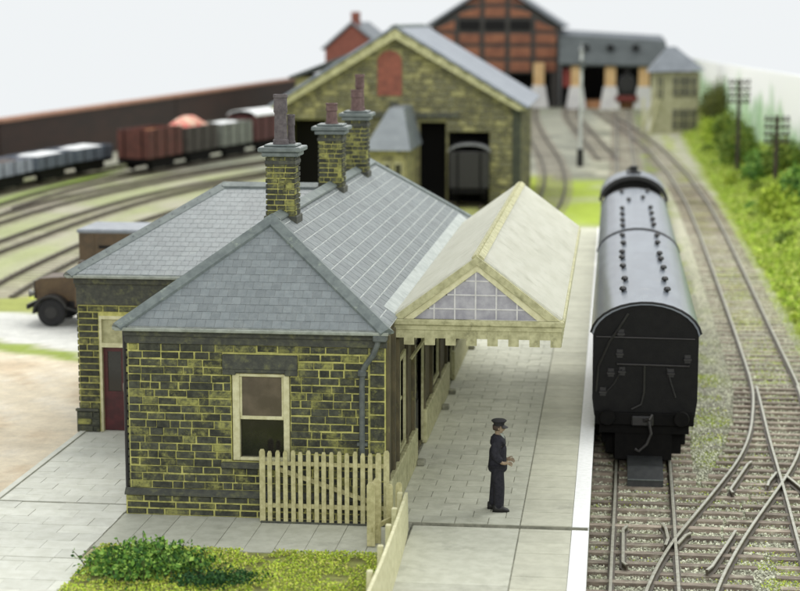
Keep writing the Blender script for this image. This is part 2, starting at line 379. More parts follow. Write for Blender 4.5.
# ------------------------------------------------------------------ forecourt
fore = MB().box(-15.5, -9.42, 24, 34.05, -.4, -.018).box(-12.22, -9.42, 34.05, 41, -.4, -.014).box(-9.42, -3.74, 31.15, 33.5, -.4, -.014).build('forecourt', M_joint)
tag(fore, kind='structure')
lay(fore, D_slab2, -12.2, -9.3, 34.14, 40.9, .80, .46, .009, bond=.5, name='paving_slab')
lay(fore, D_slab2, -15.3, -9.44, 30.45, 34.06, .9, .52, .008, z=-.004, bond=.5)
lay(fore, D_slab2, -15.3, -9.2, 26.0, 30.4, .9, .52, .008, z=.002, bond=.5)
lay(fore, D_slab, -9.41, -3.76, 31.2, 33.46, .56, 2.24, .012, bond=0)
MB().box(-12.34, -12.21, 34.2, 41, -.3, .03).build('kerb', M_slab2, fore)

# ------------------------------------------------------------------ station building
station = thing('station_building', 'stone station building with slate hipped roofs, three chimneys and a white platform canopy', 'building', (-6.85, 40, 0))
def brick_data(m, k):
    out = []
    for i in range(k):
        j = lambda s: random.uniform(-s, s)
        V = [(-.5, .5, -.5), (.5, .5, -.5), (.5, .5, .5), (-.5, .5, .5)]
        V += [(-.5 + j(.008), -.25, -.5 + j(.03)), (.5 + j(.008), -.25, -.5 + j(.03)), (.5 + j(.008), -.25, .5 + j(.03)), (-.5 + j(.008), -.25, .5 + j(.03))]
        V += [(-.47 + j(.02), -.5 + j(.12), -.40 + j(.05)), (.47 + j(.02), -.5 + j(.12), -.40 + j(.05)), (.47 + j(.02), -.5 + j(.12), .40 + j(.05)), (-.47 + j(.02), -.5 + j(.12), .40 + j(.05))]
        F = [(8, 9, 10, 11)] + [(a_ + x, a_ + (x + 1) % 4, a_ + 4 + (x + 1) % 4, a_ + 4 + x) for a_ in (0, 4) for x in range(4)]
        b = MB().add(V, F); o = b.build('brick', m); out.append(o.data); bpy.data.objects.remove(o)
    return out
D_brick = brick_data(M_stone, 8)
BT = [(-.5, .5, -.5), (.5, .5, -.5), (.5, .5, .5), (-.5, .5, .5), (-.48, -.5, -.42), (.48, -.5, -.42), (.48, -.5, .42), (-.48, -.5, .42)]
BF = [(4, 5, 6, 7), (0, 1, 5, 4), (1, 2, 6, 5), (2, 3, 7, 6), (3, 0, 4, 7)]
def courses(u0, u1, v0, v1, ch, lmin, lmax, holes=()):
    out = []; n = max(1, round((v1 - v0) / ch)); h = (v1 - v0) / n
    for i in range(n):
        va = v0 + i * h; vm = va + h / 2; segs = [(u0, u1)]
        for (a_, b_, c_, d_) in holes:
            if c_ - .02 < vm < d_ + .02:
                ns = []
                for (p, q) in segs:
                    if b_ <= p or a_ >= q: ns.append((p, q)); continue
                    if a_ - p > .05: ns.append((p, a_))
                    if q - b_ > .05: ns.append((b_, q))
                segs = ns
        for (p, q) in segs:
            u = p
            while u < q - .01:
                l = random.uniform(lmin, lmax)
                if q - u - l < lmin * .6: l = q - u
                out.append((u, min(u + l, q), va, va + h)); u += l
    return out
def wall_bricks(rects, plane, facing, parent, joined=None, m=None, gap=.029, depth=.036):
    """plane: coordinate of the wall face; facing '-y','+x','-x'"""
    if joined is None:
        for (a_, b_, c_, d_) in rects:
            o = piece('brick', random.choice(D_brick), ((a_ + b_) / 2, plane, (c_ + d_) / 2 + random.uniform(-.005, .005)), (b_ - a_ - gap * random.uniform(.3, 1.5), depth * random.uniform(.5, 1.4), d_ - c_ - gap * random.uniform(.35, 1.35)), parent, rot=(0, random.uniform(-.012, .012), 0))
        return
    L, S, R = [], [], []
    rot = {'-y': np.eye(3), '+x': np.array([[0, -1, 0], [1, 0, 0], [0, 0, 1.]]), '-x': np.array([[0, 1, 0], [-1, 0, 0], [0, 0, 1.]]), '+y': np.array([[-1, 0, 0], [0, -1, 0], [0, 0, 1.]])}[facing]
    for (a_, b_, c_, d_) in rects:
        u = (a_ + b_) / 2; z_ = (c_ + d_) / 2
        L.append((u, plane, z_) if 'y' in facing else (plane, u, z_)); S.append((b_ - a_ - gap, depth * random.uniform(.8, 1.2), d_ - c_ - gap)); R.append(rot)
    return scatter(joined, BT, BF, np.array(L), np.array(S), m or M_stone, parent, 'stuff', np.array(R))
XL, XR, YF, YB = -9.30, -4.25, 33.5, 53.0
ZW = 3.40      # top of brickwork
win_hole = (-7.26, -6.10, 1.10, 2.86); lint = (-7.42, -5.95, 2.86, 3.20); sill = (-7.46, -5.95, .98, 1.10)
# walls of the main block, with a real window opening in the front
wl = MB()
wl.box(XL, win_hole[0], YF, YF + .3, 0, 3.7).box(win_hole[1], XR, YF, YF + .3, 0, 3.7).box(win_hole[0], win_hole[1], YF, YF + .3, 0, 1.1).box(win_hole[0], win_hole[1], YF, YF + .3, 2.86, 3.7)
wl.box(XL, XL + .3, YF + .3, YB, 0, 3.7).box(XL + .3, XR, YB - .3, YB, 0, 3.7)
wall = wl.build('wall', M_mortar, station)
wall_bricks(courses(XL + .01, XR - .32, .52, ZW, .152, .19, .46, [win_hole, lint, sill, (-9.4, -9.02, 9, 9)]), YF - .008, '-y', wall)
wall_bricks(courses(XR - .31, XR - .01, .52, ZW, .26, .25, .31), YF - .02, '-y', wall, 'quoins')
wall_bricks(courses(XL - .06, XR + .04, .0, .40, .135, .22, .56), YF - .085, '-y', wall, 'plinth_stones')
wall_bricks(courses(YF, 40.3, .52, ZW, .152, .2, .56), XL - .018, '-x', wall, 'side_stones')
MB().box(XL - .07, XR + .05, YF - .075, YF - .002, 0, .40).build('plinth_backing', M_mortar, station)
MB().prism([(YF - .125, .40), (YF - .125, .44), (YF - .03, .52), (YF - .002, .52), (YF - .002, .40)], 'x', XL - .09, XR + .06).box(XL - .07, XL - .002, YF, 40.3, 0, .42).build('plinth', M_trim, station)
MB().box(XL - .03, XR + .03, YF - .06, YF - .003, 3.40, 3.55, .01).box(XL - .06, XR + .05, YF - .11, YF - .003, 3.55, 3.69, .015).box(XL - .06, XL - .003, YF - .003, 40.2, 3.42, 3.69).build('cornice', M_trim, station)
# front window
win = MB().box(-7.24, -7.10, YF + .0, YF + .16, 1.12, 2.84, .01).box(-6.24, -6.12, YF + .0, YF + .16, 1.12, 2.84, .01).box(-7.10, -6.24, YF + .0, YF + .16, 2.78, 2.84, .01).box(-7.10, -6.24, YF + .0, YF + .16, 1.12, 1.18, .01).build('window', M_whitewood, station)
MB().box(-7.10, -7.06, YF + .05, YF + .1, 1.98, 2.78).box(-6.28, -6.24, YF + .05, YF + .1, 1.98, 2.78).box(-7.10, -6.24, YF + .04, YF + .1, 1.93, 2.0, .008).build('sash', M_whitewood, win)
MB().box(-7.06, -6.28, YF + .07, YF + .08, 2.0, 2.78).build('pane', M_glass2, win)
MB().box(-7.10, -6.24, YF + .11, YF + .12, 1.18, 1.93).build('pane', M_glass, win)
MB().box(lint[0], lint[1], YF - .07, YF - .002, 2.93, 3.22, .012).box(lint[0], -7.16, YF - .068, YF - .003, 2.82, 2.93, .01).box(-6.2, lint[1], YF - .068, YF - .003, 2.82, 2.93, .01).box(-7.16, -6.2, YF - .066, YF + .02, 2.87, 2.93).build('lintel', M_trim, win)
MB().box(sill[0], sill[1], YF - .13, YF + .02, .98, 1.09, .015).build('sill', M_trim, win)
# platform side wall: boarded, with doors and windows
sd = MB(); SW = XR
openings = [(35.55, 36.35, .95, 2.75, 'window'), (38.3, 39.9, .1, 2.7, 'door'), (42.2, 43.4, 1.0, 2.7, 'window'), (46.0, 47.2, .1, 2.7, 'door'), (49.6, 50.8, 1.0, 2.7, 'window')]
ycur = YF + .3
for (a_, b_, c_, d_, kx) in openings:
    sd.box(SW - .2, SW, ycur, a_, 0, 3.7).box(SW - .2, SW, a_, b_, 0, c_).box(SW - .2, SW, a_, b_, d_, 3.7); ycur = b_
sd.box(SW - .2, SW, ycur, YB, 0, 3.7).build('wall', M_timber, station)
dd = MB(); prev = 33.52
for (a_, b_, c_, d_, kx) in openings:
    if kx == 'door': dd.box(SW + .002, SW + .12, prev, a_ - .12, 0, .78, .02); prev = b_ + .12
dd.box(SW + .002, SW + .12, prev, YB, 0, .78, .02).build('dado', M_olive, station)
for (a_, b_, c_, d_, kx) in openings:
    f = MB().box(SW - .1, SW + .05, a_ - .1, a_, c_, d_ + .1).box(SW - .1, SW + .05, b_, b_ + .1, c_, d_ + .1).box(SW - .1, SW + .05, a_, b_, d_, d_ + .1)
    if kx == 'window': f.box(SW - .08, SW + .06, a_ - .1, b_ + .1, c_ - .08, c_)
    fr = f.build(kx, M_olive, station)
    if kx == 'window':
        MB().box(SW - .06, SW - .02, a_, b_, (c_ + d_) / 2 - .03, (c_ + d_) / 2 + .03).box(SW - .06, SW - .02, (a_ + b_) / 2 - .03, (a_ + b_) / 2 + .03, c_, d_).build('sash', M_whitewood, fr)
        MB().box(SW - .08, SW - .07, a_, b_, c_, d_).build('pane', M_glass, fr)
    else:
        MB().box(SW - .12, SW - .07, a_, b_, c_ - .1, d_, .0).box(SW - .07, SW - .05, a_ + .12, (a_ + b_) / 2 - .06, .35, 1.1).box(SW - .07, SW - .05, (a_ + b_) / 2 + .06, b_ - .12, .35, 1.1).build('door_leaf', M_black, fr)
        MB().box(SW - .068, SW - .055, a_ + .14, (a_ + b_) / 2 - .07, 1.3, 2.4).box(SW - .068, SW - .055, (a_ + b_) / 2 + .07, b_ - .14, 1.3, 2.4).build('pane', M_glass, fr)
for yb in (33.62, 34.5, 35.2, 36.75, 38.0, 40.2, 41.9, 43.8, 45.7, 47.6, 49.3, 51.2, 52.8):
    MB().box(SW + .002, SW + .07, yb - .07, yb + .07, .78, 3.62).build('pilaster', M_timber, station)
for yb in (38.0, 43.7, 45.6, 52.0):
    MB().box(SW + .121, SW + .30, yb - .12, yb + .12, 0, .12, .02).build('boot_scraper_block', M_joint, station)
# wing
WX, WY, WYB = -12.35, 40.3, 47.7
door_hole = (-11.86, -10.7, 0, 2.76)
wg = MB().box(WX, door_hole[0], WY, WY + .3, 0, 3.7).box(door_hole[1], XL, WY, WY + .3, 0, 3.7).box(door_hole[0], door_hole[1], WY, WY + .3, 2.76, 3.7).box(WX, WX + .3, WY + .3, WYB, 0, 3.7).box(WX + .3, XL, WYB - .3, WYB, 0, 3.7)
wingw = wg.build('wall', M_mortar, station)
wall_bricks(courses(WX, XL, .55, 3.0, .152, .2, .5, [door_hole]), WY - .018, '-y', wingw, 'wing_stones')
wall_bricks(courses(WX - .06, door_hole[0], 0, .5, .16, .2, .45), WY - .088, '-y', wingw, 'wing_plinth_stones')
wall_bricks(courses(WY, WYB, .55, 3.4, .152, .2, .5), WX - .018, '-x', wingw, 'wing_side_stones')
MB().box(WX - .07, door_hole[0] - .02, WY - .07, WY - .002, 0, .5).box(WX - .09, door_hole[0] - .02, WY - .12, WY - .002, .5, .56, .01).box(WX - .08, WX - .002, WY, WYB, 0, .52).build('plinth', M_trim, station)
MB().box(WX - .02, XL - .1, WY - .05, WY - .003, 3.02, 3.53, .01).box(WX - .06, XL - .1, WY - .12, WY - .003, 3.52, 3.69, .015).box(WX - .06, WX - .003, WY, WYB, 3.42, 3.69).build('cornice', M_trim, station)
door = MB().box(-11.86, -11.80, WY + .0, WY + .2, 0, 2.76).box(-10.76, -10.7, WY + .0, WY + .2, 0, 2.76).box(-11.80, -10.76, WY + .0, WY + .2, 2.68, 2.76).box(-11.80, -10.76, WY - .02, WY + .2, 2.02, 2.12).build('door', M_cream, station)
MB().box(-11.80, -10.76, WY + .1, WY + .12, 2.12, 2.68).build('transom_panel', M_olive, door)
leaf = MB().box(-11.80, -11.70, WY + .12, WY + .17, 0.02, 2.02).box(-11.38, -11.28, WY + .12, WY + .17, 0.02, 2.02).box(-11.70, -11.38, WY + .12, WY + .17, .02, .95).box(-11.70, -11.38, WY + .12, WY + .17, 1.9, 2.02).build('door_leaf', M_maroon, door)
MB().box(-11.70, -11.38, WY + .14, WY + .15, .95, 1.9).build('pane', M_glass, door)
MB().box(-11.27, -10.78, WY + .24, WY + .28, 0, 2.02).build('dark_doorway_panel', M_interior, door)  # near-black panel painted for the unlit interior beyond the open door
MB().tube([(-11.32, WY + .1, .95), (-11.32, WY + .07, 1.0), (-11.32, WY + .07, 1.12), (-11.32, WY + .1, 1.16)], .015, 6).build('handle', M_railtop, door)
# roof
roof_under = MB()
E0, EZ = .16, 3.76; ax, az, ayf, ayb = -6.85, 5.62, 35.75, 50.6
eL, eR, eF, eB = XL - E0, XR + .06, YF - .2, YB + .2
WRY, WAX = 43.9, -9.62
wL, wF, wB = WX - E0, WY - .2, WYB + .2
roof_under.slab([(eL, eF, EZ), (eR, eF, EZ), (ax, ayf, az)], .08)
roof_under.slab([(eR, eF, EZ), (eR, eB, EZ), (ax, ayb, az), (ax, ayf, az)], .08)
roof_under.slab([(eR, eB, EZ), (eL, eB, EZ), (ax, ayb, az)], .08)
roof_under.slab([(eL, eB, EZ), (eL, eF, EZ), (ax, ayf, az), (ax, ayb, az)], .08)
roof_under.slab([(wL, wF, EZ), (-6.9, wF, EZ), (-6.9, WRY, 5.52), (WAX, WRY, 5.52)], .08)
roof_under.slab([(wL, wB, EZ), (wL, wF, EZ), (WAX, WRY, 5.52)], .08)
roof_under.slab([(-6.9, wB, EZ), (wL, wB, EZ), (WAX, WRY, 5.52), (-6.9, WRY, 5.52)], .08)
roof = roof_under.build('roof', M_underlay, station)
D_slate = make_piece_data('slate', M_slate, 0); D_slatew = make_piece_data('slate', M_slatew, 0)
def slates(eave_a, eave_b, top_a, top_b, course, width, mode, name='slate', inset=.12, keep=None, m=None, gp=(.008, .010)):
    """fill the quad eave_a-eave_b-top_b-top_a with slates; mode 'parts' or a joined name; keep(c) chooses parts first"""
    A, B, Cc, D = map(Vector, (eave_a, eave_b, top_b, top_a)); mid0 = (A + B) / 2
    u = (B - A).normalized(); vv = (D - A); vv = (vv - u * vv.dot(u)); Ls = vv.length; vd = vv.normalized(); nrm = u.cross(vd).normalized()
    tilt = .010; n = int(Ls / course); ch = Ls / n; L, S = [], []
    Mx = Matrix((u, (vd + nrm * tilt * -1).normalized(), nrm)).transposed()
    for i in range(n):
        f = (i + .5) / n
        pa = A.lerp(D, f); pb = B.lerp(Cc, f); la = (pa - A).dot(u); lb = (pb - A).dot(u)
        x = la - (width * .5 if i % 2 else 0) - random.uniform(0, .03)
        while x < lb:
            p, q = max(x, la), min(x + width, lb)
            if q - p > .03:
                c = A + u * ((p + q) / 2) + vd * ((i + .5) * ch) + nrm * (.006 + random.uniform(-.0015, .0015)); s_ = (q - p - gp[0], ch - gp[1], .010)
                L.append((c, s_))
            x += width
    ent = L; R3 = np.array(Mx)
    if mode == 'parts': parts, restl = ent, []
    elif keep: ent.sort(key=lambda e: e[0].y); parts, restl = ent[:keep], ent[keep:]
    else: parts, restl = [], ent
    e = Mx.to_euler()
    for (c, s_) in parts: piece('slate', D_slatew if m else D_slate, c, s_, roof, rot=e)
    if restl: scatter(name, *CUBE, np.array([tuple(c) for c, s_ in restl]), np.array([s_ for c, s_ in restl]), m or M_slate, roof, 'stuff', np.repeat(R3[None], len(restl), 0))
    return len(parts)
n1 = slates((eL, eF, EZ), (eR, eF, EZ), (ax - .001, ayf, az), (ax + .001, ayf, az), .205, .185, 'parts', gp=(.006, .007))
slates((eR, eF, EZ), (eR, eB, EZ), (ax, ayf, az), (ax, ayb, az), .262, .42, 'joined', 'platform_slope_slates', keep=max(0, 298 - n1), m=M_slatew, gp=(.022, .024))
slates((wL, wF, EZ), (-6.9, wF, EZ), (WAX, WRY, 5.52), (-6.9, WRY, 5.52), .205, .185, 'joined', 'wing_slope_slates', gp=(.006, .007))
slates((eL, eB, EZ), (eL, eF, EZ), (ax, ayb, az), (ax, ayf, az), .262, .5, 'joined', 'rear_slope_slates')
slates((wL, wB, EZ), (wL, wF, EZ), (WAX, WRY + .001, 5.52), (WAX, WRY - .001, 5.52), .262, .4, 'joined', 'wing_hip_slates')
def cap(p, q, wd=.17, th=.05):
    p, q = Vector(p), Vector(q); d = (q - p).normalized(); s_ = d.cross(Vector((0, 0, 1))).normalized(); up = s_.cross(d)
    b = MB(); V = []
    for e in (p - d * .03, q + d * .03):
        V += [e - s_ * wd - up * .095, e - s_ * wd - up * .05, e + up * th, e + s_ * wd - up * .05, e + s_ * wd - up * .095]
    b.add(V, [(4, 3, 2, 1, 0), (5, 6, 7, 8, 9)] + [(i, (i + 1) % 5, 5 + (i + 1) % 5, 5 + i) for i in range(5)])
    return b.build('ridge_cap', M_cap, roof)
up_ = .03
cap((eL, eF, EZ + up_), (ax, ayf, az + up_)); cap((eR, eF, EZ + up_), (ax, ayf, az + up_)); cap((ax, ayf, az + up_), (ax, ayb, az + up_))
cap((wL, wF, EZ + up_), (WAX, WRY, 5.52 + up_)); cap((WAX, WRY, 5.52 + up_), (-7.1, WRY, 5.52 + up_)); cap((eR, eB, EZ + up_), (ax, ayb, az + up_)); cap((wL, wB, EZ + up_), (WAX, WRY, 5.52 + up_))
vs_ = Vector((ax - eR, 0, az - EZ)).normalized(); fa = Vector((eR, 34.95, EZ + .022)); fb = Vector((eR, eB - .9, EZ + .022))
MB().slab([fa, fb, fb + vs_ * .34, fa + vs_ * .34], .012).build('valley_flashing', mat('pale_flashing', (172, 178, 174), .6, scale=4, c2=(150, 157, 154), stain=(124, 130, 122)), roof)
# gutters
MB().box(eL - .02, eR + .02, eF - .09, eF + .02, EZ - .085, EZ - .02, .012).box(eL - .09, eL + .02, eF + .02, wF, EZ - .085, EZ - .02, .012).build('gutter', M_gut, station)
MB().box(wL - .02, XL - .2, wF - .09, wF + .02, EZ - .085, EZ - .02, .012).box(wL - .09, wL + .02, wF + .02, wB, EZ - .085, EZ - .02, .012).build('gutter', M_gut, station)
pipe = MB().tube([(-4.36, 33.3, 3.66), (-4.38, 33.28, 3.5), (-4.46, 33.3, 3.3), (-4.62, 33.36, 3.08), (-4.68, 33.38, 2.95), (-4.69, 33.38, 2.7), (-4.69, 33.38, .1)], .055, 10).build('drainpipe', M_iron, station); shade_auto(pipe)
MB().lathe((-4.69, 33.38, 2.86), [(.06, 0), (.085, .02), (.085, .1), (.06, .13)], 10).box(-4.79, -4.59, 33.38, 33.5, 1.5, 1.56).build('bracket', M_iron, pipe)
MB().box(-4.46, -4.2, 33.2, 33.38, 3.56, 3.68, .02).build('hopper', M_iron, pipe)
pipe2 = MB().tube([(XL - .12, 33.75, 3.66), (XL - .1, 33.7, 3.4), (XL - .1, 33.7, 1.3), (XL - .1, 33.7, .1)], .05, 8).build('drainpipe', M_black, station)
# chimneys
M_flash = M_cap
def chimney(y, ztop, wx, wy, pots):
    x0, x1, y0, y1 = ax - wx / 2, ax + wx / 2, y - wy / 2, y + wy / 2; zb = 5.15
    core = MB().box(x0 + .02, x1 - .02, y0 + .02, y1 - .02, zb, ztop - .2).build('chimney', M_mortar, station)
    hb = .26
    MB().box(x0 - .05, x1 + .05, y0 - .05, y1 + .05, zb - .1, zb + hb + .14, .015).build('base', M_trim, core)
    MB().box(x0 - .025, x1 + .025, y0 - .025, y1 + .025, ztop - .36, ztop - .28, .01).build('string_course', M_trim, core)
    for (f, pl, a_, b_) in (('-y', y0 + .005, x0, x1), ('+x', x1 - .005, y0, y1), ('-x', x0 + .005, y0, y1)):
        wall_bricks(courses(a_, b_, zb + hb + .14, ztop - .2, .115, .13, .26), pl, f, core, 'stones', gap=.022, depth=.04)
    MB().box(x0 - .08, x1 + .08, y0 - .08, y1 + .08, ztop - .2, ztop - .1, .02).box(x0 - .15, x1 + .15, y0 - .15, y1 + .15, ztop - .1, ztop, .02).box(x0 - .04, x1 + .04, y0 - .04, y1 + .04, ztop, ztop + .05, .02).build('cap', M_cap, core)
    for (px, py, r, h, m) in pots:
        o = MB().lathe((px, py, ztop + .03), [(r * 1.12, 0), (r * 1.1, h * .1), (r * .94, h * .12), (r * .86, h * .55), (r * .84, h * .62), (r * 1.0, h * .66), (r * .96, h * .72), (r * .92, h * .92), (r * 1.02, h * .94), (r * 1.0, h), (r * .7, h), (r * .7, h * .9)], 14).build('chimney_pot', m, core); shade_auto(o)
chimney(37.0, 6.98, .60, .60, [(-6.87, 36.9, .15, 1.05, M_pot), (-6.69, 37.12, .085, .62, M_pot)])
chimney(43.6, 7.02, .58, .58, [(-6.85, 43.6, .15, .52, M_potred)])
chimney(48.0, 7.12, .58, .58, [(-6.86, 47.95, .16, .58, M_potred), (-6.80, 48.16, .13, .98, M_potred)])
# canopy
CL, CR, CM, CF, CB, CZ, CA = -4.30, -.98, -2.62, 35.0, 51.2, 3.72, 4.94
can = MB().slab([(CL, CF + .02, CZ), (CM, CF + .02, CA), (CM, CB, CA), (CL, CB, CZ)][::-1], .07).slab([(CM, CF + .02, CA), (CR, CF + .02, CZ), (CR, CB, CZ), (CM, CB, CA)][::-1], .07).build('canopy', M_canopy, station)
MB().slab([(CM - .09, CF, CA - .02), (CM, CF, CA + .05), (CM, CB + .03, CA + .05), (CM - .09, CB + .03, CA - .02)][::-1], .05).slab([(CM, CF, CA + .05), (CM + .11, CF, CA - .035), (CM + .11, CB + .03, CA - .035), (CM, CB + .03, CA + .05)][::-1], .05).build('ridge_board', M_olive, can)
for sgn, xe in ((-1, CL - .02), (1, CR - .0)):
    p0, p1 = (xe, CZ + .02), (CM, CA + .06)
    MB().prism([p0, p1, (p1[0], p1[1] - .17), (p0[0] - sgn * .24, p0[1])][::sgn], 'y', CF - .10, CF + .02).build('barge_board', M_olive, can)
    MB().prism([(p0[0] - sgn * .24, p0[1] - .01), (p1[0], p1[1] - .17), (p1[0], p1[1] - .30), (p0[0] - sgn * .44, p0[1] - .01)][::sgn], 'y', CF - .05, CF + .03).build('inner_board', M_cream, can)
    MB().prism([p0, p1, (p1[0], p1[1] - .14), (p0[0] - sgn * .2, p0[1])][::sgn], 'y', CB - .02, CB + .08).build('barge_board', M_olive, can)
# gable glazing: individual panes between glazing bars
gx0, gx1, gzt = CL + .42, CR - .44, CA - .26
def ztop_at(x): return CZ + (gzt - CZ) * max(0, 1 - abs(x - CM) / ((gx1 - gx0) / 2))
barx = np.linspace(gx0, gx1, 7); zrow = [CZ + .0, CZ + .22, CZ + .5, CZ + .78, gzt]
for i in range(6):
    for r in range(4):
        xa, xb = barx[i] + .015, barx[i + 1] - .015; za, zb = zrow[r] + .012, zrow[r + 1] - .012
        poly = [(xa, za), (xb, za), (xb, zb), (xa, zb)]; sg_ = (gzt - CZ) / ((gx1 - gx0) / 2)
        for sgn in (-1, 1):            # clip to the two sloping edges of the gable
            fn = lambda p: gzt + .03 - sg_ * sgn * (p[0] - CM) - p[1]
            out_ = []
            for q in range(len(poly)):
                A_, B_ = poly[q], poly[(q + 1) % len(poly)]; fa, fb = fn(A_), fn(B_)
                if fa >= 0: out_.append(A_)
                if fa * fb < 0: tt = fa / (fa - fb); out_.append((A_[0] + tt * (B_[0] - A_[0]), A_[1] + tt * (B_[1] - A_[1])))
            poly = out_
            if not poly: break
        if len(poly) >= 3: MB().prism(poly, 'y', CF - .005, CF + .01).build('pane', M_pane, can)
bars = MB()
for i in range(1, 6): bars.box(barx[i] - .016, barx[i] + .016, CF - .02, CF + .02, CZ, ztop_at(barx[i]) + .02)
for z_ in zrow[1:4]:
    hw = (gx1 - gx0) / 2 * (1 - (z_ - CZ) / (gzt - CZ)); bars.box(CM - hw, CM + hw, CF - .017, CF + .017, z_ - .013, z_ + .013)
bars.build('glazing_bars', mat('grey_white_bar', (206, 205, 204), .6, scale=6, c2=(188, 187, 184)), can)
MB().box(CL - .02, CR + .08, CF - .16, CF - .04, CZ - .10, CZ + .015, .02).box(CL, CR + .04, CF - .12, CF - .04, CZ - .2, CZ - .10, .01).box(CR - .02, CR + .09, CF - .04, CB + .05, CZ - .12, CZ + .03, .02).build('cornice', M_olive, can)
tw = .205
x = CR + .02; k = 0
while x - tw > CL:
    MB().box(x - tw, x, CF - .10, CF - .05, CZ - (.50 if k % 2 == 0 else .36), CZ - .2).build('valance_board', M_olive, can); x -= tw + .002; k += 1
y = CF - .03; k = 0
while y < CB:
    MB().box(CR - .02, CR + .03, y, y + .22, CZ - (.5 if k % 2 == 0 else .36), CZ - .12).build('valance_board', M_olive, can); y += .225; k += 1
for yy in (37.2, 40.6, 44.2, 47.8, 50.6):
    MB().box(CL + .1, CR - .02, yy - .06, yy + .06, CZ - .16, CZ - .02).tube([(CL + .12, yy, 2.5), (CL + .6, yy, 3.2), (CL + 1.3, yy, CZ - .1)], .04, 6).build('bracket', M_olive, can)

# ------------------------------------------------------------------ fences
pf = thing('picket_fence', 'cream picket fence panel standing against the stone front wall beside the window', 'fence', (-5.4, 33.2, 0))
def picket(b, x, y, h, wd=.085, th=.04, axis='x'):
    if axis == 'x': b.prism([(x - wd / 2, .02), (x + wd / 2, .02), (x + wd / 2, h - .05), (x + wd * .28, h), (x - wd * .28, h), (x - wd / 2, h - .05)], 'y', y - th / 2, y + th / 2)
    else: b.prism([(y - wd / 2, .02), (y + wd / 2, .02), (y + wd / 2, h - .05), (y + wd * .28, h), (y - wd * .28, h), (y - wd / 2, h - .05)], 'x', x - th / 2, x + th / 2)
    return b
for i in range(17):
    X_ = -6.60 + i * (2.40 / 16)
    picket(MB(), X_ + random.uniform(-.008, .008), 33.16 + random.uniform(-.01, .01), (1.42 if i not in (0, 16) else 1.46) + random.uniform(-.02, .02), .085 if i not in (0, 15, 16) else .11).build('picket', M_picket, pf)
MB().box(-6.6, -4.2, 33.185, 33.225, .28, .37, .008).build('rail', M_picket, pf)
MB().box(-6.6, -4.2, 33.185, 33.225, 1.12, 1.2, .008).build('rail', M_picket, pf)
d_ = Vector((2.0, 0, -.75)).normalized(); 
MB().prism([(-6.35, 1.10), (-4.32, .42), (-4.32, .33), (-6.35, 1.01)][::-1], 'y', 33.228, 33.262).build('brace', M_picket, pf)
MB().box(-6.64, -4.1, 33.1, 33.3, -.02, .03, .01).build('painted_shadow_strip', M_trim, pf)  # flat dark strip painting the fence's shadow along its foot
gt = thing('picket_gate', 'short cream picket gate standing open at the end of the board fence', 'gate', (-4.2, 32.3, 0))
for (gx, gy, h, wd) in ((-4.30, 31.75, 1.22, .15), (-4.22, 31.95, 1.24, .15), (-4.05, 32.5, 1.0, .12), (-3.93, 32.95, .92, .12)):
    picket(MB(), gx, gy, h, wd, .05, 'x').build('picket', M_picket, gt)
MB().add([(-4.33, 31.72, .3), (-4.33, 31.72, .38), (-3.85, 33.05, .38), (-3.85, 33.05, .3), (-4.28, 31.70, .3), (-4.28, 31.70, .38), (-3.80, 33.03, .38), (-3.80, 33.03, .3)], [(0, 1, 2, 3), (7, 6, 5, 4), (0, 4, 5, 1), (1, 5, 6, 2), (2, 6, 7, 3), (3, 7, 4, 0)]).build('rail', M_picket, gt)
bf = thing('board_fence', 'low cream board fence leaning along the platform edge in the foreground', 'fence', (-3.7, 30, 0))
path = [(-3.82, 33.0, .72), (-3.77, 32.0, .78), (-3.72, 30.8, .84), (-3.68, 29.4, .88), (-3.66, 28.0, .88), (-3.66, 25.0, .88)]
V = []; F = []
for (x_, y_, h_) in path: V += [(x_ + .02, y_, -.05), (x_ + .07, y_, -.05), (x_ + .055, y_, h_), (x_, y_, h_)]
for i in range(len(path) - 1):
    for j in range(4): F.append((i * 4 + j, i * 4 + (j + 1) % 4, i * 4 + 4 + (j + 1) % 4, i * 4 + 4 + j))
F += [(3, 2, 1, 0), tuple(range(len(V) - 4, len(V)))]
MB().add(V, [tuple(reversed(f)) for f in F]).build('board', M_cream, bf)
for (x_, y_, h_) in ((-3.90, 32.85, .76), (-3.85, 31.6, .8), (-3.8, 30.3, .86), (-3.76, 28.9, .9), (-3.75, 27.5, .9)):
    MB().box(x_ - .05, x_ + .05, y_ - .05, y_ + .05, -.05, h_, .015).build('post', M_cream, bf)

# ------------------------------------------------------------------ railway tracks
ZR = -.90; RH = .15
def rail(parent, pts, dz=0.0, name='rail', hw=.030, head=None):
    P = [Vector((p[0], p[1], 0)) for p in pts]; prof = [(-.075, -RH), (.075, -RH), (.07, -RH + .025), (.018, -RH + .04), (.018, -.045), (hw, -.035), (hw, -.004), (hw * .7, 0), (-hw * .7, 0), (-hw, -.004), (-hw, -.035), (-.018, -.045), (-.018, -RH + .04), (-.07, -RH + .025)]
    b = MB(); n = len(prof); V = []
    for i, p in enumerate(P):
        d = (P[min(i + 1, len(P) - 1)] - P[max(i - 1, 0)]).normalized(); s_ = Vector((d.y, -d.x, 0))
        V += [p + s_ * q[0] + Vector((0, 0, ZR + dz + q[1])) for q in prof]
    F = []; top = []
    for i in range(len(P) - 1):
        for k in range(n): F.append((i * n + k, i * n + (k + 1) % n, i * n + n + (k + 1) % n, i * n + n + k)); top.append(1 if 5 <= k <= 9 else 0)
    F += [tuple(range(n - 1, -1, -1)), tuple(range((len(P) - 1) * n, len(P) * n))]; top += [0, 0]
    b.add(V, F); b.mi = top
    return b.build(name, [M_rail, head or M_railtop], parent)
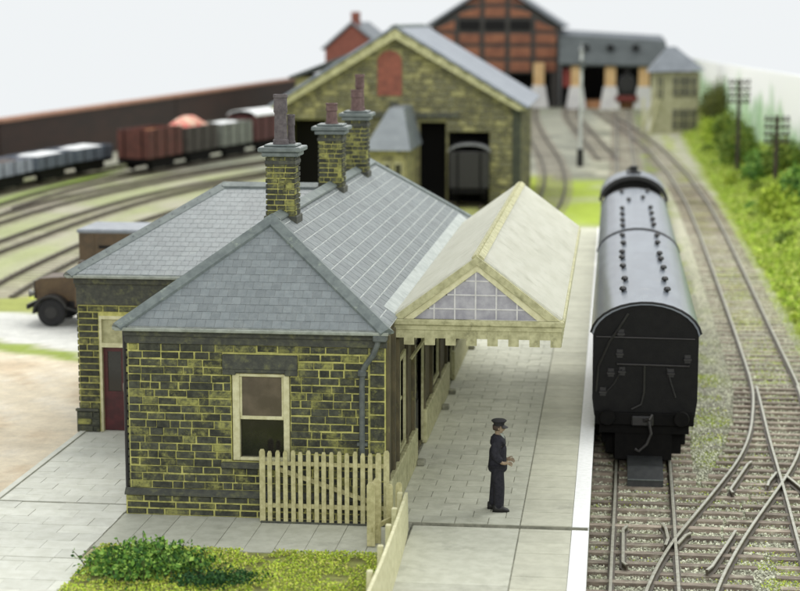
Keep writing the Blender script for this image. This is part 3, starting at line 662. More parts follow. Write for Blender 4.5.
def smooth_path(tab, step=.6):
    """(Y,X) table -> smooth points"""
    ys_ = np.arange(tab[0][0], tab[-1][0] + .01, step); x_ = interp(ys_, tab)
    k = np.ones(5) / 5; xp = np.concatenate([np.full(2, 0.), x_, np.full(2, 0.)]); xp[0] = 2 * x_[0] - x_[2]; xp[1] = 2 * x_[0] - x_[1]; xp[-1] = 2 * x_[-1] - x_[-3]; xp[-2] = 2 * x_[-1] - x_[-2]
    return list(zip(np.convolve(xp, k, 'valid'), ys_))
D_sleeper = make_piece_data('sleeper', M_sleeper, 0)
def sleeper(parent, x0, x1, y, rz=0.0, wd=.20, dz=0.0):
    return piece('sleeper', D_sleeper, ((x0 + x1) / 2, y, ZR - RH - .03 + dz + random.uniform(-.012, .012)), (x1 - x0, wd, .12), parent, rz=rz + random.uniform(-.012, .012))
G = .635
T1 = [(24, .62), (32.5, .71), (41.7, .84), (50, .86), (216, .9)]
tA = [(24, .02), (27, .18), (29.5, .36), (32.5, .72), (34.9, 1.11), (35.85, 1.32), (37.4, 1.72), (40.5, 2.52), (43.4, 3.22), (46.2, 3.66), (50.6, 4.06), (52.8, 4.14), (56.3, 4.18), (62, 4.22), (75, 4.28), (90, 4.32), (105, 4.25), (125, 3.8), (150, 2.7), (175, 1.0), (200, -1.2), (214, -2.4)]
tB = [(24, 1.30), (27, 1.46), (29.5, 1.64), (32.7, 2.02), (34.3, 2.34), (36.5, 2.83), (39.65, 3.64), (41.5, 4.13), (44, 4.68), (47, 5.12), (50, 5.36), (52.4, 5.42)]
tD = [(22, 3.62), (30, 3.76), (35.5, 3.86), (40.2, 3.97), (42, 4.0), (45.6, 4.06), (49.4, 4.17), (52, 4.235)]
tE = [(22, 4.90), (30, 5.04), (40, 5.26), (45, 5.35), (52.8, 5.46), (62, 5.49), (75, 5.55), (90, 5.59), (105, 5.52), (125, 5.07), (150, 3.97), (175, 2.27), (200, .07), (214, -1.13)]
t1 = thing('railway_track', 'straight platform track under the black coach with check rail beside it', 'railway track', (.7, 30, -1.1))
p1 = smooth_path(T1, 2.0)
rail(t1, [(x - G, y) for x, y in p1]); rail(t1, [(x + G, y) for x, y in p1])
rail(t1, [(.40, 34.15), (.325, 34.35), (.34, 36.7), (.42, 36.95)], name='check_rail')
t2 = thing('railway_turnout', 'curving turnout with crossing rails at the right foreground', 'railway track', (3, 40, -1.1))
rail(t2, smooth_path(tA), .003); rail(t2, smooth_path(tB), .003); rail(t2, smooth_path(tD)); rail(t2, smooth_path(tE))
for pts in ([(3.42, 42.9), (3.31, 42.6), (2.76, 40.2), (2.80, 39.9)], [(2.66, 36.85), (2.58, 36.5), (2.05, 34.3), (1.93, 34.0)], [(1.16, 37.2), (1.22, 36.9), (1.25, 36.1), (1.18, 35.6)], [(1.72, 36.55), (1.62, 36.4), (1.42, 35.7)], [(3.62, 40.6), (3.68, 41.0), (3.93, 41.9)], [(4.42, 40.3), (4.34, 40.7), (4.12, 41.7)]):
    rail(t2, pts, -.002, 'check_rail')
ys_ = np.arange(24.3, 52.5, .65); far_sl = []
for y in ys_:
    c1 = interp(y, T1); iv = [(c1 - 1.2, c1 + 1.2, 't1')]
    ca_ = (interp(y, tA) + min(interp(y, tB), 9)) / 2; iv.append((ca_ - 1.2, ca_ + 1.2, 't2'))
    ce = (interp(y, tD) + interp(y, tE)) / 2; iv.append((ce - 1.2, ce + 1.2, 't2'))
    iv.sort(); m_ = [list(iv[0])]
    for q in iv[1:]:
        if q[0] < m_[-1][1] + .12: m_[-1][1] = max(m_[-1][1], q[1]); m_[-1][2] = 't2' if 't2' in (q[2], m_[-1][2]) else 't1'
        else: m_.append(list(q))
    for (a_, b_, k_) in m_:
        if k_ == 't2' and b_ - a_ > 4.6:   # long rows are two butted timbers
            c_ = a_ + (b_ - a_) * random.uniform(.42, .58); sleeper(t2, a_, c_ - .03, y); sleeper(t2, c_ + .03, b_, y + random.uniform(-.05, .05))
        else: sleeper(t1 if k_ == 't1' else t2, a_ + random.uniform(-.06, .03), b_ + random.uniform(-.03, .06), y)
for y in np.arange(53.0, 118, .78):
    c = (interp(y, tA) + interp(y, tE)) / 2; sleeper(t2, c - 1.2, c + 1.2, y, dz=-.04)
L = [((interp(y, tA) + interp(y, tE)) / 2, y, ZR - RH - .095) for y in np.arange(118.4, 213, .78)]
scatter('far_sleepers', *CUBE, np.array(L), np.tile((2.4, .25, .12), (len(L), 1)), M_sleeper, t2, 'stuff', np.repeat(np.eye(3)[None], len(L), 0))
L = [(interp(y, T1), y, ZR - RH - .095) for y in np.arange(52.6, 215, .78)]
scatter('far_sleepers', *CUBE, np.array(L), np.tile((2.4, .25, .12), (len(L), 1)), M_sleeper, t1, 'stuff', np.repeat(np.eye(3)[None], len(L), 0))
def simple_track(label, pts, step=.8, z_off=0):
    """pts (x,y) polyline"""
    t = thing('railway_track', label, 'railway track', (pts[0][0], pts[0][1], -1.1))
    # resample
    P = [Vector((p[0], p[1], 0)) for p in pts]; Q = []
    for i in range(len(P) - 1):
        p0, p1_, p2, p3 = P[max(i - 1, 0)], P[i], P[i + 1], P[min(i + 2, len(P) - 1)]
        for k in range(10):
            u = k / 10; Q.append(.5 * ((2 * p1_) + (p2 - p0) * u + (2 * p0 - 5 * p1_ + 4 * p2 - p3) * u * u + (3 * p1_ - p0 - 3 * p2 + p3) * u ** 3))
    Q.append(P[-1]); N = []
    for i, q in enumerate(Q):
        d = (Q[min(i + 1, len(Q) - 1)] - Q[max(i - 1, 0)]).normalized(); N.append(Vector((d.y, -d.x, 0)))
    for s_ in (-1, 1): rail(t, [(q.x + n.x * G * s_ * 1.08, q.y + n.y * G * s_ * 1.08) for q, n in zip(Q, N)], hw=.05, head=M_rail)
    Ls, Rs = [], []; acc = 0
    for i in range(len(Q) - 1):
        seg = Q[i + 1] - Q[i]; l = seg.length; d = seg.normalized()
        while acc < l:
            p = Q[i] + d * acc; Ls.append((p.x, p.y, ZR - RH - .095)); n = Vector((d.y, -d.x, 0)); Rs.append([[n.x, d.x, 0], [n.y, d.y, 0], [0, 0, 1]]); acc += step
        acc -= l
    scatter('sleepers', *CUBE, np.array(Ls), np.tile((2.4, .25, .12), (len(Ls), 1)), M_sleeper, t, 'stuff', np.array(Rs))
    return t
simple_track('yard track nearest the brown lorry on the left', [(-23.6, 52 + 14), (-24.2, 74), (-24.4, 86), (-23.6, 98), (-21.2, 112), (-17, 128), (-12, 142)])
simple_track('second yard track from the brown lorry on the left', [(-28.6, 66), (-28.6, 82), (-28.5, 94), (-27.6, 106), (-25.2, 118), (-21.5, 130), (-16, 143)])
simple_track('third yard track from the lorry, in front of the red wagon', [(-32.6, 88), (-32.4, 100), (-31.0, 112), (-28.5, 124), (-24.5, 137), (-19, 150)])
GT = [(-34.4, 98), (-34.5, 108), (-33.4, 119), (-31.2, 131), (-28.7, 143), (-25.6, 156), (-21.5, 170)]
simple_track('yard track carrying the red and grey wagons', GT)
BT_ = [(-39.5, 84), (-38.9, 96), (-38.0, 108), (-36.9, 119), (-35.2, 130), (-32.6, 141)]
simple_track('farthest yard track carrying the blue grey wagons', BT_)
simple_track('siding running into the left doorway of the goods shed', [(-6.9, 66), (-8.0, 80), (-9.3, 92), (-10.3, 102), (-10.4, 105.8)])
simple_track('siding running into the right doorway of the goods shed', [(-5.4, 72), (-6.6, 84), (-7.7, 95), (-8.25, 104), (-8.3, 105.8)])
simple_track('curving track beside the goods shed leading to the tall engine shed', [(-4.9, 87), (-3.9, 99), (-3.7, 114), (-4.6, 135), (-6.6, 160), (-8.8, 190), (-10.2, 219)])
simple_track('middle fan track leading to the left bay of the long shed', [(-.4, 138), (-1.6, 155), (-3.0, 175), (-4.6, 200), (-5.0, 219)])
# ballast stones
def ballast(n, xa, xb, ya, yb, smin, smax):
    x_ = rng.uniform(xa, xb, n); u = rng.random(n); y_ = 1 / (1 / ya + u * (1 / yb - 1 / ya))
    z_ = hground(x_, y_) + rng.uniform(.0, .045, n); return np.stack([x_, y_, z_], -1), rng.uniform(smin, smax, n)
L, S = ballast(90000, -.32, 6.4, 27, 90, .016, .040)
L[:, 2] -= .012
scatter('ballast', *OCT, L, np.stack([S, S * rng.uniform(.7, 1.2, len(S)), S * .8], -1), M_ballast)['label'] = 'grey stone ballast between the sleepers'
ram = thing('uncoupling_ramp', 'dark grey plate lying between the rails under the end of the coach', 'ramp', (.84, 42, -1.05))
M_plate = mat('grey_plate', (44, 46, 47), .5, scale=5, c2=(58, 60, 60))
MB().add([(.45, 40.6, -1.04), (1.27, 40.6, -1.04), (1.27, 43.9, -1.04), (.45, 43.9, -1.04), (.45, 40.6, -.86), (1.27, 40.6, -.86), (1.27, 41.1, -.66), (.45, 41.1, -.66), (.45, 43.9, -.66), (1.27, 43.9, -.66)], [(0, 3, 2, 1), (0, 1, 5, 4), (4, 5, 6, 7), (7, 6, 9, 8), (2, 3, 8, 9), (1, 2, 9, 6, 5), (0, 4, 7, 8, 3)]).build('plate', M_plate, ram)
MB().tube([(.45, 40.58, -.86), (1.27, 40.58, -.86)], .02, 6).build('lip', M_iron, ram)

# ------------------------------------------------------------------ coaches and engine
M_coach = mat('coach_black', (6, 6, 7), .55, scale=5, c2=(15, 15, 15), bump=.006, spec=.22, stain=(34, 32, 29), stain_lo=.58, stain_hi=.85, stain_scale=1.6)
M_croof = mat('coach_roof_grey', (100, 106, 115), .24, scale=2.5, c2=(114, 121, 130), stain=(126, 130, 134), stain_lo=.5, stain_hi=.8, stain_scale=2, spec=.75, stretch=(1, .3, 1))
M_vent = mat('ventilator_black', (28, 28, 30), .5)
M_steel = mat('dull_steel', (120, 120, 116), .4, metal=.6)
M_chassis = mat('underframe_black', (11, 11, 11), .8, scale=6, c2=(18, 17, 16), spec=.15)
CXc = .83
def roof_arc(hw, z_e, z_t, n=16):
    return [(CXc + hw * math.sin(a), z_e + (z_t - z_e) * (math.cos(a) - math.cos(math.pi / 2 * .93)) / (1 - math.cos(math.pi / 2 * .93))) for a in np.linspace(-math.pi / 2 * .93, math.pi / 2 * .93, n)]
def coach(label, y0, y1, hw, ze, zt, vents, nwin, front=False):
    t = thing('railway_coach', label, 'coach', (CXc, y0, -1.05), group='coaches at the platform')
    zb = .22
    sec = [(CXc - hw + .14, zb - .05), (CXc - hw + .05, zb + .12), (CXc - hw, zb + .5), (CXc - hw, ze)] + [(x_ * .985 + CXc * .015, z_ - .05) for x_, z_ in roof_arc(hw, ze, zt, 12)][1:-1] + [(CXc + hw, ze), (CXc + hw, zb + .5), (CXc + hw - .05, zb + .12), (CXc + hw - .14, zb - .05)]
    body = MB().prism(sec[::-1], 'y', y0, y1).build('body', M_coach, t)
    arc = roof_arc(hw + .06, ze - .02, zt); inner = [(CXc + (x_ - CXc) * .96, z_ - .06) for x_, z_ in arc]
    n = len(arc); b = MB(); V = [(x_, y, z_) for y in (y0 - .07, y1 + .07) for x_, z_ in arc] + [(x_, y, z_) for y in (y0 - .07, y1 + .07) for x_, z_ in inner]
    F = [(i, i + 1, n + i + 1, n + i) for i in range(n - 1)] + [(2 * n + i + 1, 2 * n + i, 3 * n + i, 3 * n + i + 1) for i in range(n - 1)]
    F += [(i + 1, i, 2 * n + i, 2 * n + i + 1) for i in range(n - 1)] + [(n + i, n + i + 1, 3 * n + i + 1, 3 * n + i) for i in range(n - 1)] + [(0, n, 3 * n, 2 * n), (n - 1, 3 * n - 1, 4 * n - 1, 2 * n - 1)]
    rf = shade_auto(b.add(V, F).build('roof', M_croof, t), 40)
    for s_ in (-1, 1):
        MB().tube([(x_, y0 - .06 if s_ < 0 else y1 + .06, z_ + .0) for x_, z_ in arc], .028, 5).build('roof_edge', M_vent, rf)
    def zr(x_): return float(np.interp(x_, [p[0] for p in arc], [p[1] for p in arc]))
    for (vx, vy) in vents:
        z_ = zr(CXc + vx)
        v = MB().lathe((CXc + vx, vy, z_ - .02), [(.04, 0), (.04, .04), (.085, .05), (.09, .1), (.06, .14), (.02, .15)], 10).box(CXc + vx - .05, CXc + vx + .05, vy - .2, vy + .2, z_ + .04, z_ + .11, .03).build('ventilator', M_vent, rf)
    # windows along both sides
    for i in range(nwin):
        ya = y0 + .8 + i * (y1 - y0 - 1.6) / nwin; yb = ya + (y1 - y0 - 1.6) / nwin * .72
        for s_ in (-1, 1):
            xx = CXc + s_ * hw; MB().box(min(xx, xx + s_ * .012), max(xx, xx + s_ * .012), ya, yb, 1.25, 2.1).build('window', M_glass, t)
    # underframe, bogies with wheels, buffers
    MB().box(CXc - 1.05, CXc + 1.05, y0 + .04, y1 - .04, zb - .32, zb - .06).box(CXc - .95, CXc - .75, y0 + 3.5, y1 - 3.5, zb - .75, zb - .3).box(CXc + .75, CXc + .95, y0 + 3.5, y1 - 3.5, zb - .75, zb - .3).build('underframe', M_chassis, t)
    for yc in (y0 + 2.4, y1 - 2.4):
        bg = MB().box(CXc - 1.0, CXc - .86, yc - 1.75, yc + 1.75, -.5, -.12, .03).box(CXc + .86, CXc + 1.0, yc - 1.75, yc + 1.75, -.5, -.12, .03).box(CXc - .9, CXc + .9, yc - 1.75, yc - 1.6, -.72, -.1).box(CXc - .9, CXc + .9, yc + 1.6, yc + 1.75, -.6, -.1).box(CXc - .95, CXc + .95, yc - .2, yc + .2, -.5, -.1).build('bogie', M_chassis, t)
        for dy in (-1.22, 1.22):
            wv = MB()
            for s_ in (-1, 1):
                prof = [(.02, .44), (.08, .46), (.09, .5), (.11, .5)]
                x0_ = CXc + s_ * (G - .04)
                wv.tube([(x0_, yc + dy, ZR + .46), (x0_ + s_ * .1, yc + dy, ZR + .46)], .46, 20)
                wv.tube([(x0_ - s_ * .03, yc + dy, ZR + .46), (x0_, yc + dy, ZR + .46)], .49, 20)
            wv.tube([(CXc - G, yc + dy, ZR + .46), (CXc + G, yc + dy, ZR + .46)], .07, 8)
            wv.build('wheelset', M_chassis, bg)
    for s_, ye in ((-1, y0), (1, y1)):
        for bx in (-.86, .86):
            o = MB().tube([(CXc + bx, ye, zb + .12), (CXc + bx, ye + s_ * .12, zb + .12), (CXc + bx, ye + s_ * .12, zb + .12), (CXc + bx, ye + s_ * .30, zb + .12), (CXc + bx, ye + s_ * .30, zb + .12), (CXc + bx, ye + s_ * .36, zb + .12)], [.12, .12, .075, .075, .19, .17], 14).build('buffer', M_chassis, t)
    return t, body
vy1 = [44.2, 45.9, 48.4, 50.2, 51.4, 53.4, 55.4]
vents1 = [(-.52 + random.uniform(-.03, .03), y) for y in vy1] + [(.52 + random.uniform(-.03, .03), y + random.uniform(-.3, .3)) for y in vy1]
c1, b1 = coach('black coach standing nearest the camera with its closed end in view', 42.0, 56.7, 1.23, 2.34, 3.05, vents1, 8)
vy2 = [58.0, 59.6, 61.5, 63.4, 69.6]
vents2 = [(-.5, y) for y in vy2] + [(.5, y + .4) for y in vy2] + [(-.25, 66.0), (.28, 67.0)]
c2, b2 = coach('shorter grey roofed coach coupled behind the nearest coach', 57.15, 70.8, 1.23, 2.34, 3.05, vents2, 7)
# fittings on the visible end
def bar(parent, name, pts, r=.022, m=M_steel): return MB().tube(pts, r, 7).build(name, m, parent)
ye = 42.0; M_fit = mat('black_fittings', (28, 27, 28), .45, scale=8, c2=(38, 37, 37)); M_fitl = mat('worn_handrail', (58, 56, 56), .45, metal=.2)
bar(c1, 'handrail', [(CXc - 1.16, ye - .05, 2.22), (CXc + 1.14, ye - .05, 2.20)], .016, M_fitl)
bar(c1, 'handrail', [(CXc - .66, ye, 1.58), (CXc - .66, ye - .09, 1.58), (CXc + 1.02, ye - .09, 1.56), (CXc + 1.02, ye, 1.56)], .02, M_fitl)
bar(c1, 'pipe', [(CXc - .42, ye - .05, 2.78), (CXc - .62, ye - .07, 2.45), (CXc - .85, ye - .07, 2.1), (CXc - 1.1, ye - .05, 1.5), (CXc - 1.14, ye - .05, .9)], .03, M_fit)
bar(c1, 'pipe', [(CXc - .02, ye - .06, 1.55), (CXc - .02, ye - .06, .9), (CXc - .08, ye - .08, .62), (CXc - .3, ye - .06, .5)], .028, M_fit)
bar(c1, 'pipe', [(CXc + .5, ye - .04, 1.5), (CXc + .62, ye - .05, 1.1), (CXc + .72, ye - .05, .8)], .02, M_fit)
bar(c1, 'pipe', [(CXc - .55, ye - .04, 1.45), (CXc - .72, ye - .05, 1.1), (CXc - .9, ye - .05, .9)], .02, M_fit)
for (sx, sz) in ((-.58, 2.3), (-.6, 1.82), (-.8, 1.36), (-.98, .9), (-.54, 1.4), (.6, 1.38), (.98, 1.72)):
    MB().box(CXc + sx - .09, CXc + sx + .09, ye - .14, ye - .01, sz - .02, sz + .02).box(CXc + sx - .07, CXc + sx + .07, ye - .03, ye - .005, sz - .1, sz + .1).build('step', M_fit, c1)
MB().box(CXc - 1.16, CXc + 1.16, ye - .1, ye + .02, .12, .42, .02).build('buffer_beam', M_chassis, c1)
hk = bar(c1, 'coupling_hook', [(CXc, ye - .1, .3), (CXc, ye - .3, .28), (CXc + .12, ye - .42, .34), (CXc + .18, ye - .36, .44)], .035, M_fitl)
bar(c1, 'coupling_link', [(CXc + .1, ye - .4, .3), (CXc + .16, ye - .44, .0), (CXc + .06, ye - .46, -.25), (CXc - .12, ye - .44, -.42), (CXc - .2, ye - .40, -.38)], .035, M_fitl)
MB().box(CXc - .3, CXc + .22, ye - .2, ye - .08, .12, .36, .03).build('coupler_block', M_fit, c1)
MB().box(CXc - .68, CXc + .66, ye + .1, ye + .4, -.75, .15).build('end_frame', M_chassis, c1)
# tank engine at the far end of the train
eng = thing('tank_engine', 'black tank engine at the far end of the train with domed boiler and chimney', 'locomotive', (CXc, 71.4, -1.05))
M_croof2 = mat('cab_roof_grey', (110, 116, 122), .35, scale=3, c2=(92, 98, 106))
cab = MB().prism([(CXc - 1.2, -.0), (CXc - 1.2, 2.35)] + [(x_, z_) for x_, z_ in roof_arc(1.2, 2.35, 3.2, 10)] + [(CXc + 1.2, 2.35), (CXc + 1.2, 0)], 'y', 73.0, 75.6).build('cab', M_coach, eng)
arc = roof_arc(1.36, 2.45, 3.34, 14); inn = [(x_, z_ - .07) for x_, z_ in arc]
o = MB().prism(arc[::-1] + inn, 'y', 72.8, 75.9).build('roof', M_croof2, cab)
MB().prism(roof_arc(1.39, 2.43, 3.39, 14)[::-1] + [(CXc + (x_ - CXc) * .93, z_ - .16) for x_, z_ in roof_arc(1.39, 2.43, 3.39, 14)], 'y', 72.6, 72.8).build('roof_edge', M_vent, cab)
MB().box(CXc - 1.1, CXc + 1.1, 71.4, 73.0, .1, 1.8, .05).build('bunker', M_coach, eng)
MB().tube([(CXc, 75.6, 1.55), (CXc, 81.2, 1.55)], .8, 20).build('boiler', M_coach, eng)
MB().box(CXc - 1.2, CXc - .45, 75.6, 79.5, .1, 1.75, .05).box(CXc + .45, CXc + 1.2, 75.6, 79.5, .1, 1.75, .05).build('side_tanks', M_coach, eng)
MB().lathe((CXc, 80.6, 2.25), [(.26, 0), (.2, .15), (.19, .6), (.26, .66), (.24, .78), (.15, .78)], 14).build('chimney', M_coach, eng)
MB().lathe((CXc, 78.2, 2.25), [(.36, 0), (.33, .3), (.24, .5), (.05, .58)], 14).build('dome', M_coach, eng)
MB().lathe((CXc, 74.4, 3.3), [(.3, 0), (.3, .1), (.16, .14), (.16, .3), (.2, .34)], 12).build('roof_vent', M_vent, cab)
MB().box(CXc - .9, CXc + .9, 71.5, 81.2, -.45, .15).build('frames', M_chassis, eng)
for yw in (73.4, 76.2, 78.6, 80.6):
    MB().tube([(CXc - G - .05, yw, ZR + .6), (CXc + G + .05, yw, ZR + .6)], .6, 18).build('wheelset', M_chassis, eng)

# ------------------------------------------------------------------ station master
M_suit = mat('navy_black_uniform', (30, 30, 36), .8, scale=14, c2=(44, 44, 50), spec=.2)
M_skin = mat('painted_skin', (148, 130, 104), .6, scale=12, c2=(122, 104, 84))
M_cap2 = mat('cap_cloth', (30, 30, 34), .7)
man = thing('person', 'person in dark uniform and peaked cap standing on the platform facing the track', 'person', (-2.16, 34.55, 0.0))
def skin(name, verts, edges, radii, m, parent, sub=2, root=0):
    me = bpy.data.meshes.new(name); me.from_pydata(verts, edges, []); o = bpy.data.objects.new(name, me); COL.objects.link(o); o.parent = parent
    md = o.modifiers.new('skin', 'SKIN'); md.use_smooth_shade = True
    sv = me.skin_vertices[0].data if me.skin_vertices else None
    if sv is None:
        bpy.context.view_layer.objects.active = o; bpy.ops.mesh.customdata_skin_add() ; sv = me.skin_vertices[0].data
    for i, r in enumerate(radii): sv[i].radius = r if isinstance(r, tuple) else (r, r); sv[i].use_root = (i == root)
    s_ = o.modifiers.new('sub', 'SUBSURF'); s_.levels = sub; s_.render_levels = sub
    me.materials.append(m); return o
# local frame: faces +X; y left(-)/right. body as one continuous figure
bv = [(0, 0, .95), (0, 0, 1.12), (.0, 0, 1.32), (-.01, 0, 1.44), (.005, 0, 1.52), (.02, 0, 1.60), (.025, 0, 1.72),
      (0, -.09, .88), (.005, -.095, .5), (-.01, -.10, .09), (.14, -.105, .05),
      (0, .09, .88), (-.035, .095, .5), (-.06, .10, .09), (.09, .105, .05),
      (-.01, -.17, 1.40), (-.03, -.235, 1.16), (.10, -.23, 1.0), (.20, -.19, 1.0),
      (-.01, .17, 1.40), (-.03, .235, 1.16), (.12, .215, .99), (.23, .15, 1.0)]
be = [(0, 1), (1, 2), (2, 3), (3, 4), (4, 5), (5, 6), (0, 7), (7, 8), (8, 9), (9, 10), (0, 11), (11, 12), (12, 13), (13, 14), (3, 15), (15, 16), (16, 17), (17, 18), (3, 19), (19, 20), (20, 21), (21, 22)]
brr = [(.12, .15), .125, .135, .12, .06, .085, .085, .085, .062, .045, .04, .085, .062, .045, .04, .06, .05, .038, .035, .06, .05, .038, .035]
skin('body', bv, be, brr, M_skin, man)
jv = [(0, 0, .74), (0, 0, .94), (0, 0, 1.12), (.005, 0, 1.32), (-.01, 0, 1.45), (-.01, -.175, 1.40), (-.04, -.24, 1.16), (.09, -.235, 1.02), (-.01, .175, 1.40), (-.04, .24, 1.16), (.10, .22, 1.01), (0, 0, 1.55)]
skin('jacket', jv, [(0, 1), (1, 2), (2, 3), (3, 4), (4, 5), (5, 6), (6, 7), (4, 8), (8, 9), (9, 10), (4, 11)], [(.235, .27), (.20, .235), (.18, .215), (.20, .23), (.15, .17), .125, .098, .074, .125, .098, .074, .085], M_suit, man)
tv = [(0, 0, 1.05), (0, -.09, .82), (.045, -.095, .48), (.035, -.10, .03), (0, .09, .82), (-.045, .095, .48), (-.085, .10, .03)]
skin('trousers', tv, [(0, 1), (1, 2), (2, 3), (0, 4), (4, 5), (5, 6)], [(.17, .20), .14, .115, .105, .14, .115, .105], M_suit, man)
for (fx, fy) in ((.045, -.105), (-.07, .105)):
    b = MB(); n = 10
    prof = [(-.13, .075, .12), (-.06, .085, .15), (.06, .08, .14), (.10, .068, .075), (.17, .055, .055), (.20, .02, .03)]
    V = []; F = []
    for (px, hw_, h_) in prof: V += [(fx + px, fy - hw_, .003), (fx + px, fy + hw_, .003), (fx + px, fy + hw_ * .8, h_), (fx + px, fy - hw_ * .8, h_)]
    for i in range(len(prof) - 1):
        for j in range(4): F.append((i * 4 + j, i * 4 + 4 + j, i * 4 + 4 + (j + 1) % 4, i * 4 + (j + 1) % 4))
    F += [(0, 1, 2, 3), (len(V) - 1, len(V) - 2, len(V) - 3, len(V) - 4)]
    sh = b.add(V, F).build('shoe', M_black, man, world=False, smooth=True)
# hands: palm and five bent fingers each
for s_ in (-1, 1):
    w0 = Vector((.155, s_ * .212, 1.0)) if s_ < 0 else Vector((.18, .185, 1.0))
    d = Vector((1, -.3 * s_, -.06)).normalized(); side = Vector((0, 0, 1)); out_ = d.cross(side)
    hv = [w0, w0 + d * .05, w0 + d * .09]; he = [(0, 1), (1, 2)]; hr = [.03, (.042, .026), (.042, .024)]
    for q, (off, ln) in enumerate(((.033, .062), (.011, .075), (-.011, .07), (-.032, .055))):
        b0 = w0 + d * .095 + side * off; i0 = len(hv); hv += [b0, b0 + d * ln * .5 - out_ * .004 - side * .008, b0 + d * ln * .85 - side * .03]; he += [(2, i0), (i0, i0 + 1), (i0 + 1, i0 + 2)]; hr += [.011, .0095, .008]
    i0 = len(hv); hv += [w0 + d * .05 + side * .045, w0 + d * .085 + side * .06, w0 + d * .115 + side * .055]; he += [(1, i0), (i0, i0 + 1), (i0 + 1, i0 + 2)]; hr += [.014, .011, .009]
    skin('hand', [tuple(v) for v in hv], he, hr, M_skin, man, 1)
# head details and cap
hd = MB(); 
rings = [(1.56, .05, .05, .0), (1.585, .075, .065, .02), (1.62, .095, .075, .03), (1.66, .10, .078, .03), (1.70, .10, .078, .025), (1.75, .098, .076, .018), (1.79, .07, .055, .015)]
V = []; F = []; n = 16
for (z_, rx, ry, ox) in rings:
    for k in range(n):
        a_ = 2 * math.pi * k / n; ex = math.cos(a_); nose = 0
        if abs(a_) < .01 and z_ == 1.66: nose = .024
        if abs(a_) < .01 and z_ == 1.62: nose = .006
        V.append((ox + rx * ex + nose, ry * math.sin(a_), z_))
for i in range(len(rings) - 1):
    for k in range(n): F.append((i * n + k, i * n + (k + 1) % n, i * n + n + (k + 1) % n, i * n + n + k))
F += [tuple(range(n - 1, -1, -1)), tuple(range((len(rings) - 1) * n, len(rings) * n))]
head = hd.add(V, F).build('head', M_skin, man, world=False, smooth=True)
for s_ in (-1, 1):
    MB().lathe((.02, s_ * .08, 1.655), [(.008, -.03), (.02, -.01), (.02, .015), (.01, .03)], 8).build('ear', M_skin, head, world=False, smooth=True)
    MB().lathe((.118, s_ * .032, 1.683), [(.004, -.007), (.012, 0), (.004, .007)], 8).build('eye', M_black, head, world=False)
MB().box(.113, .127, -.026, .026, 1.612, 1.62, .003).build('mouth', mat('lip_paint', (120, 80, 70), .6), head, world=False)
M_hair = mat('brown_hair', (66, 54, 44), .8)
V = []; F = []; rg = [(1.625, .098, .080, .012), (1.67, .106, .083, .012), (1.72, .107, .083, .014)]
for (z_, rx, ry, ox) in rg:
    for k in range(11):
        a_ = math.radians(75 + 210 * k / 10); V.append((ox + rx * math.cos(a_), ry * math.sin(a_) * 1.0, z_))
for i in range(2):
    for k in range(10): F.append((i * 11 + k, i * 11 + k + 1, i * 11 + 12 + k, i * 11 + 11 + k))
hr_ = MB().add(V, F).build('hair', M_hair, man, world=False, smooth=True); so = hr_.modifiers.new('s', 'SOLIDIFY'); so.thickness = .012; so.offset = 1
cp = MB().lathe((.02, 0, 1.715), [(.104, 0), (.108, .045), (.112, .05), (.15, .085), (.152, .1), (.12, .12), (.03, .128)], 20).build('cap', M_cap2, man, world=False); shade_auto(cp, 50)
V = [(.02 + r_ * math.cos(a_), r_ * .82 * math.sin(a_), 1.725 - (r_ - .1) * .55) for r_ in (.10, .185) for a_ in np.linspace(-1.1, 1.1, 9)]
F = [(k, k + 9, k + 10, k + 1) for k in range(8)]
pk = MB().add(V, F).build('peak', M_black, cp, world=False); so = pk.modifiers.new('s', 'SOLIDIFY'); so.thickness = .01
MB().add([(.07, -.055, 1.52), (.135, -.02, 1.45), (.135, .02, 1.45), (.07, .055, 1.52), (.03, .08, 1.58), (.11, 0, 1.55), (.03, -.08, 1.58)], [(0, 1, 5, 6), (1, 2, 5), (2, 3, 4, 5)]).build('collar', M_gut, man, world=False)

# ------------------------------------------------------------------ lorry
M_lorry = mat('brown_lorry_paint', (92, 74, 50), .5, scale=4, c2=(76, 60, 42)); M_lbox = mat('brown_van_boards', (84, 68, 48), .6, scale=4, c2=(68, 56, 40))
M_tyre = mat('tyre_rubber', (34, 34, 36), .85); M_lroof = mat('grey_van_roof', (128, 134, 142), .5, scale=3, c2=(110, 116, 124))
lor = thing('delivery_lorry', 'brown box lorry with black mudguards parked on the pale road behind the station', 'lorry', (-15.2, 55.4, -.03))
def LM(): return MB()
LX = -18.30; LYA, LYB = 54.4, 56.5; z0 = -.03
LM().prism([(LX + .15, .85), (LX + .1, 1.0), (LX + .12, 1.38), (LX + .3, 1.46), (LX + 1.55, 1.55), (LX + 1.55, .75), (LX + .15, .75)][::-1], 'y', LYA + .45, LYB - .45).build('bonnet', M_lorry, lor)
gr = LM().box(LX + .03, LX + .1, LYA + .55, LYB - .55, .78, 1.36, .02).build('radiator', M_black, lor)
LM().prism([(LX + 1.5, .6), (LX + 1.5, 1.58), (LX + 1.66, 2.05), (LX + 2.75, 2.1), (LX + 2.75, .6)][::-1], 'y', LYA + .12, LYB - .12).build('cab', M_lorry, lor)
LM().add([(LX + 1.50, LYA + .25, 1.62), (LX + 1.50, LYB - .25, 1.62), (LX + 1.635, LYB - .25, 2.02), (LX + 1.635, LYA + .25, 2.02)], [(0, 1, 2, 3)]).build('windscreen', mat('pale_windscreen', (176, 192, 206), .2, scale=2), lor)
LM().box(LX + 1.85, LX + 2.55, LYA + .10, LYA + .119, 1.5, 1.98).build('side_window', M_pane, lor)
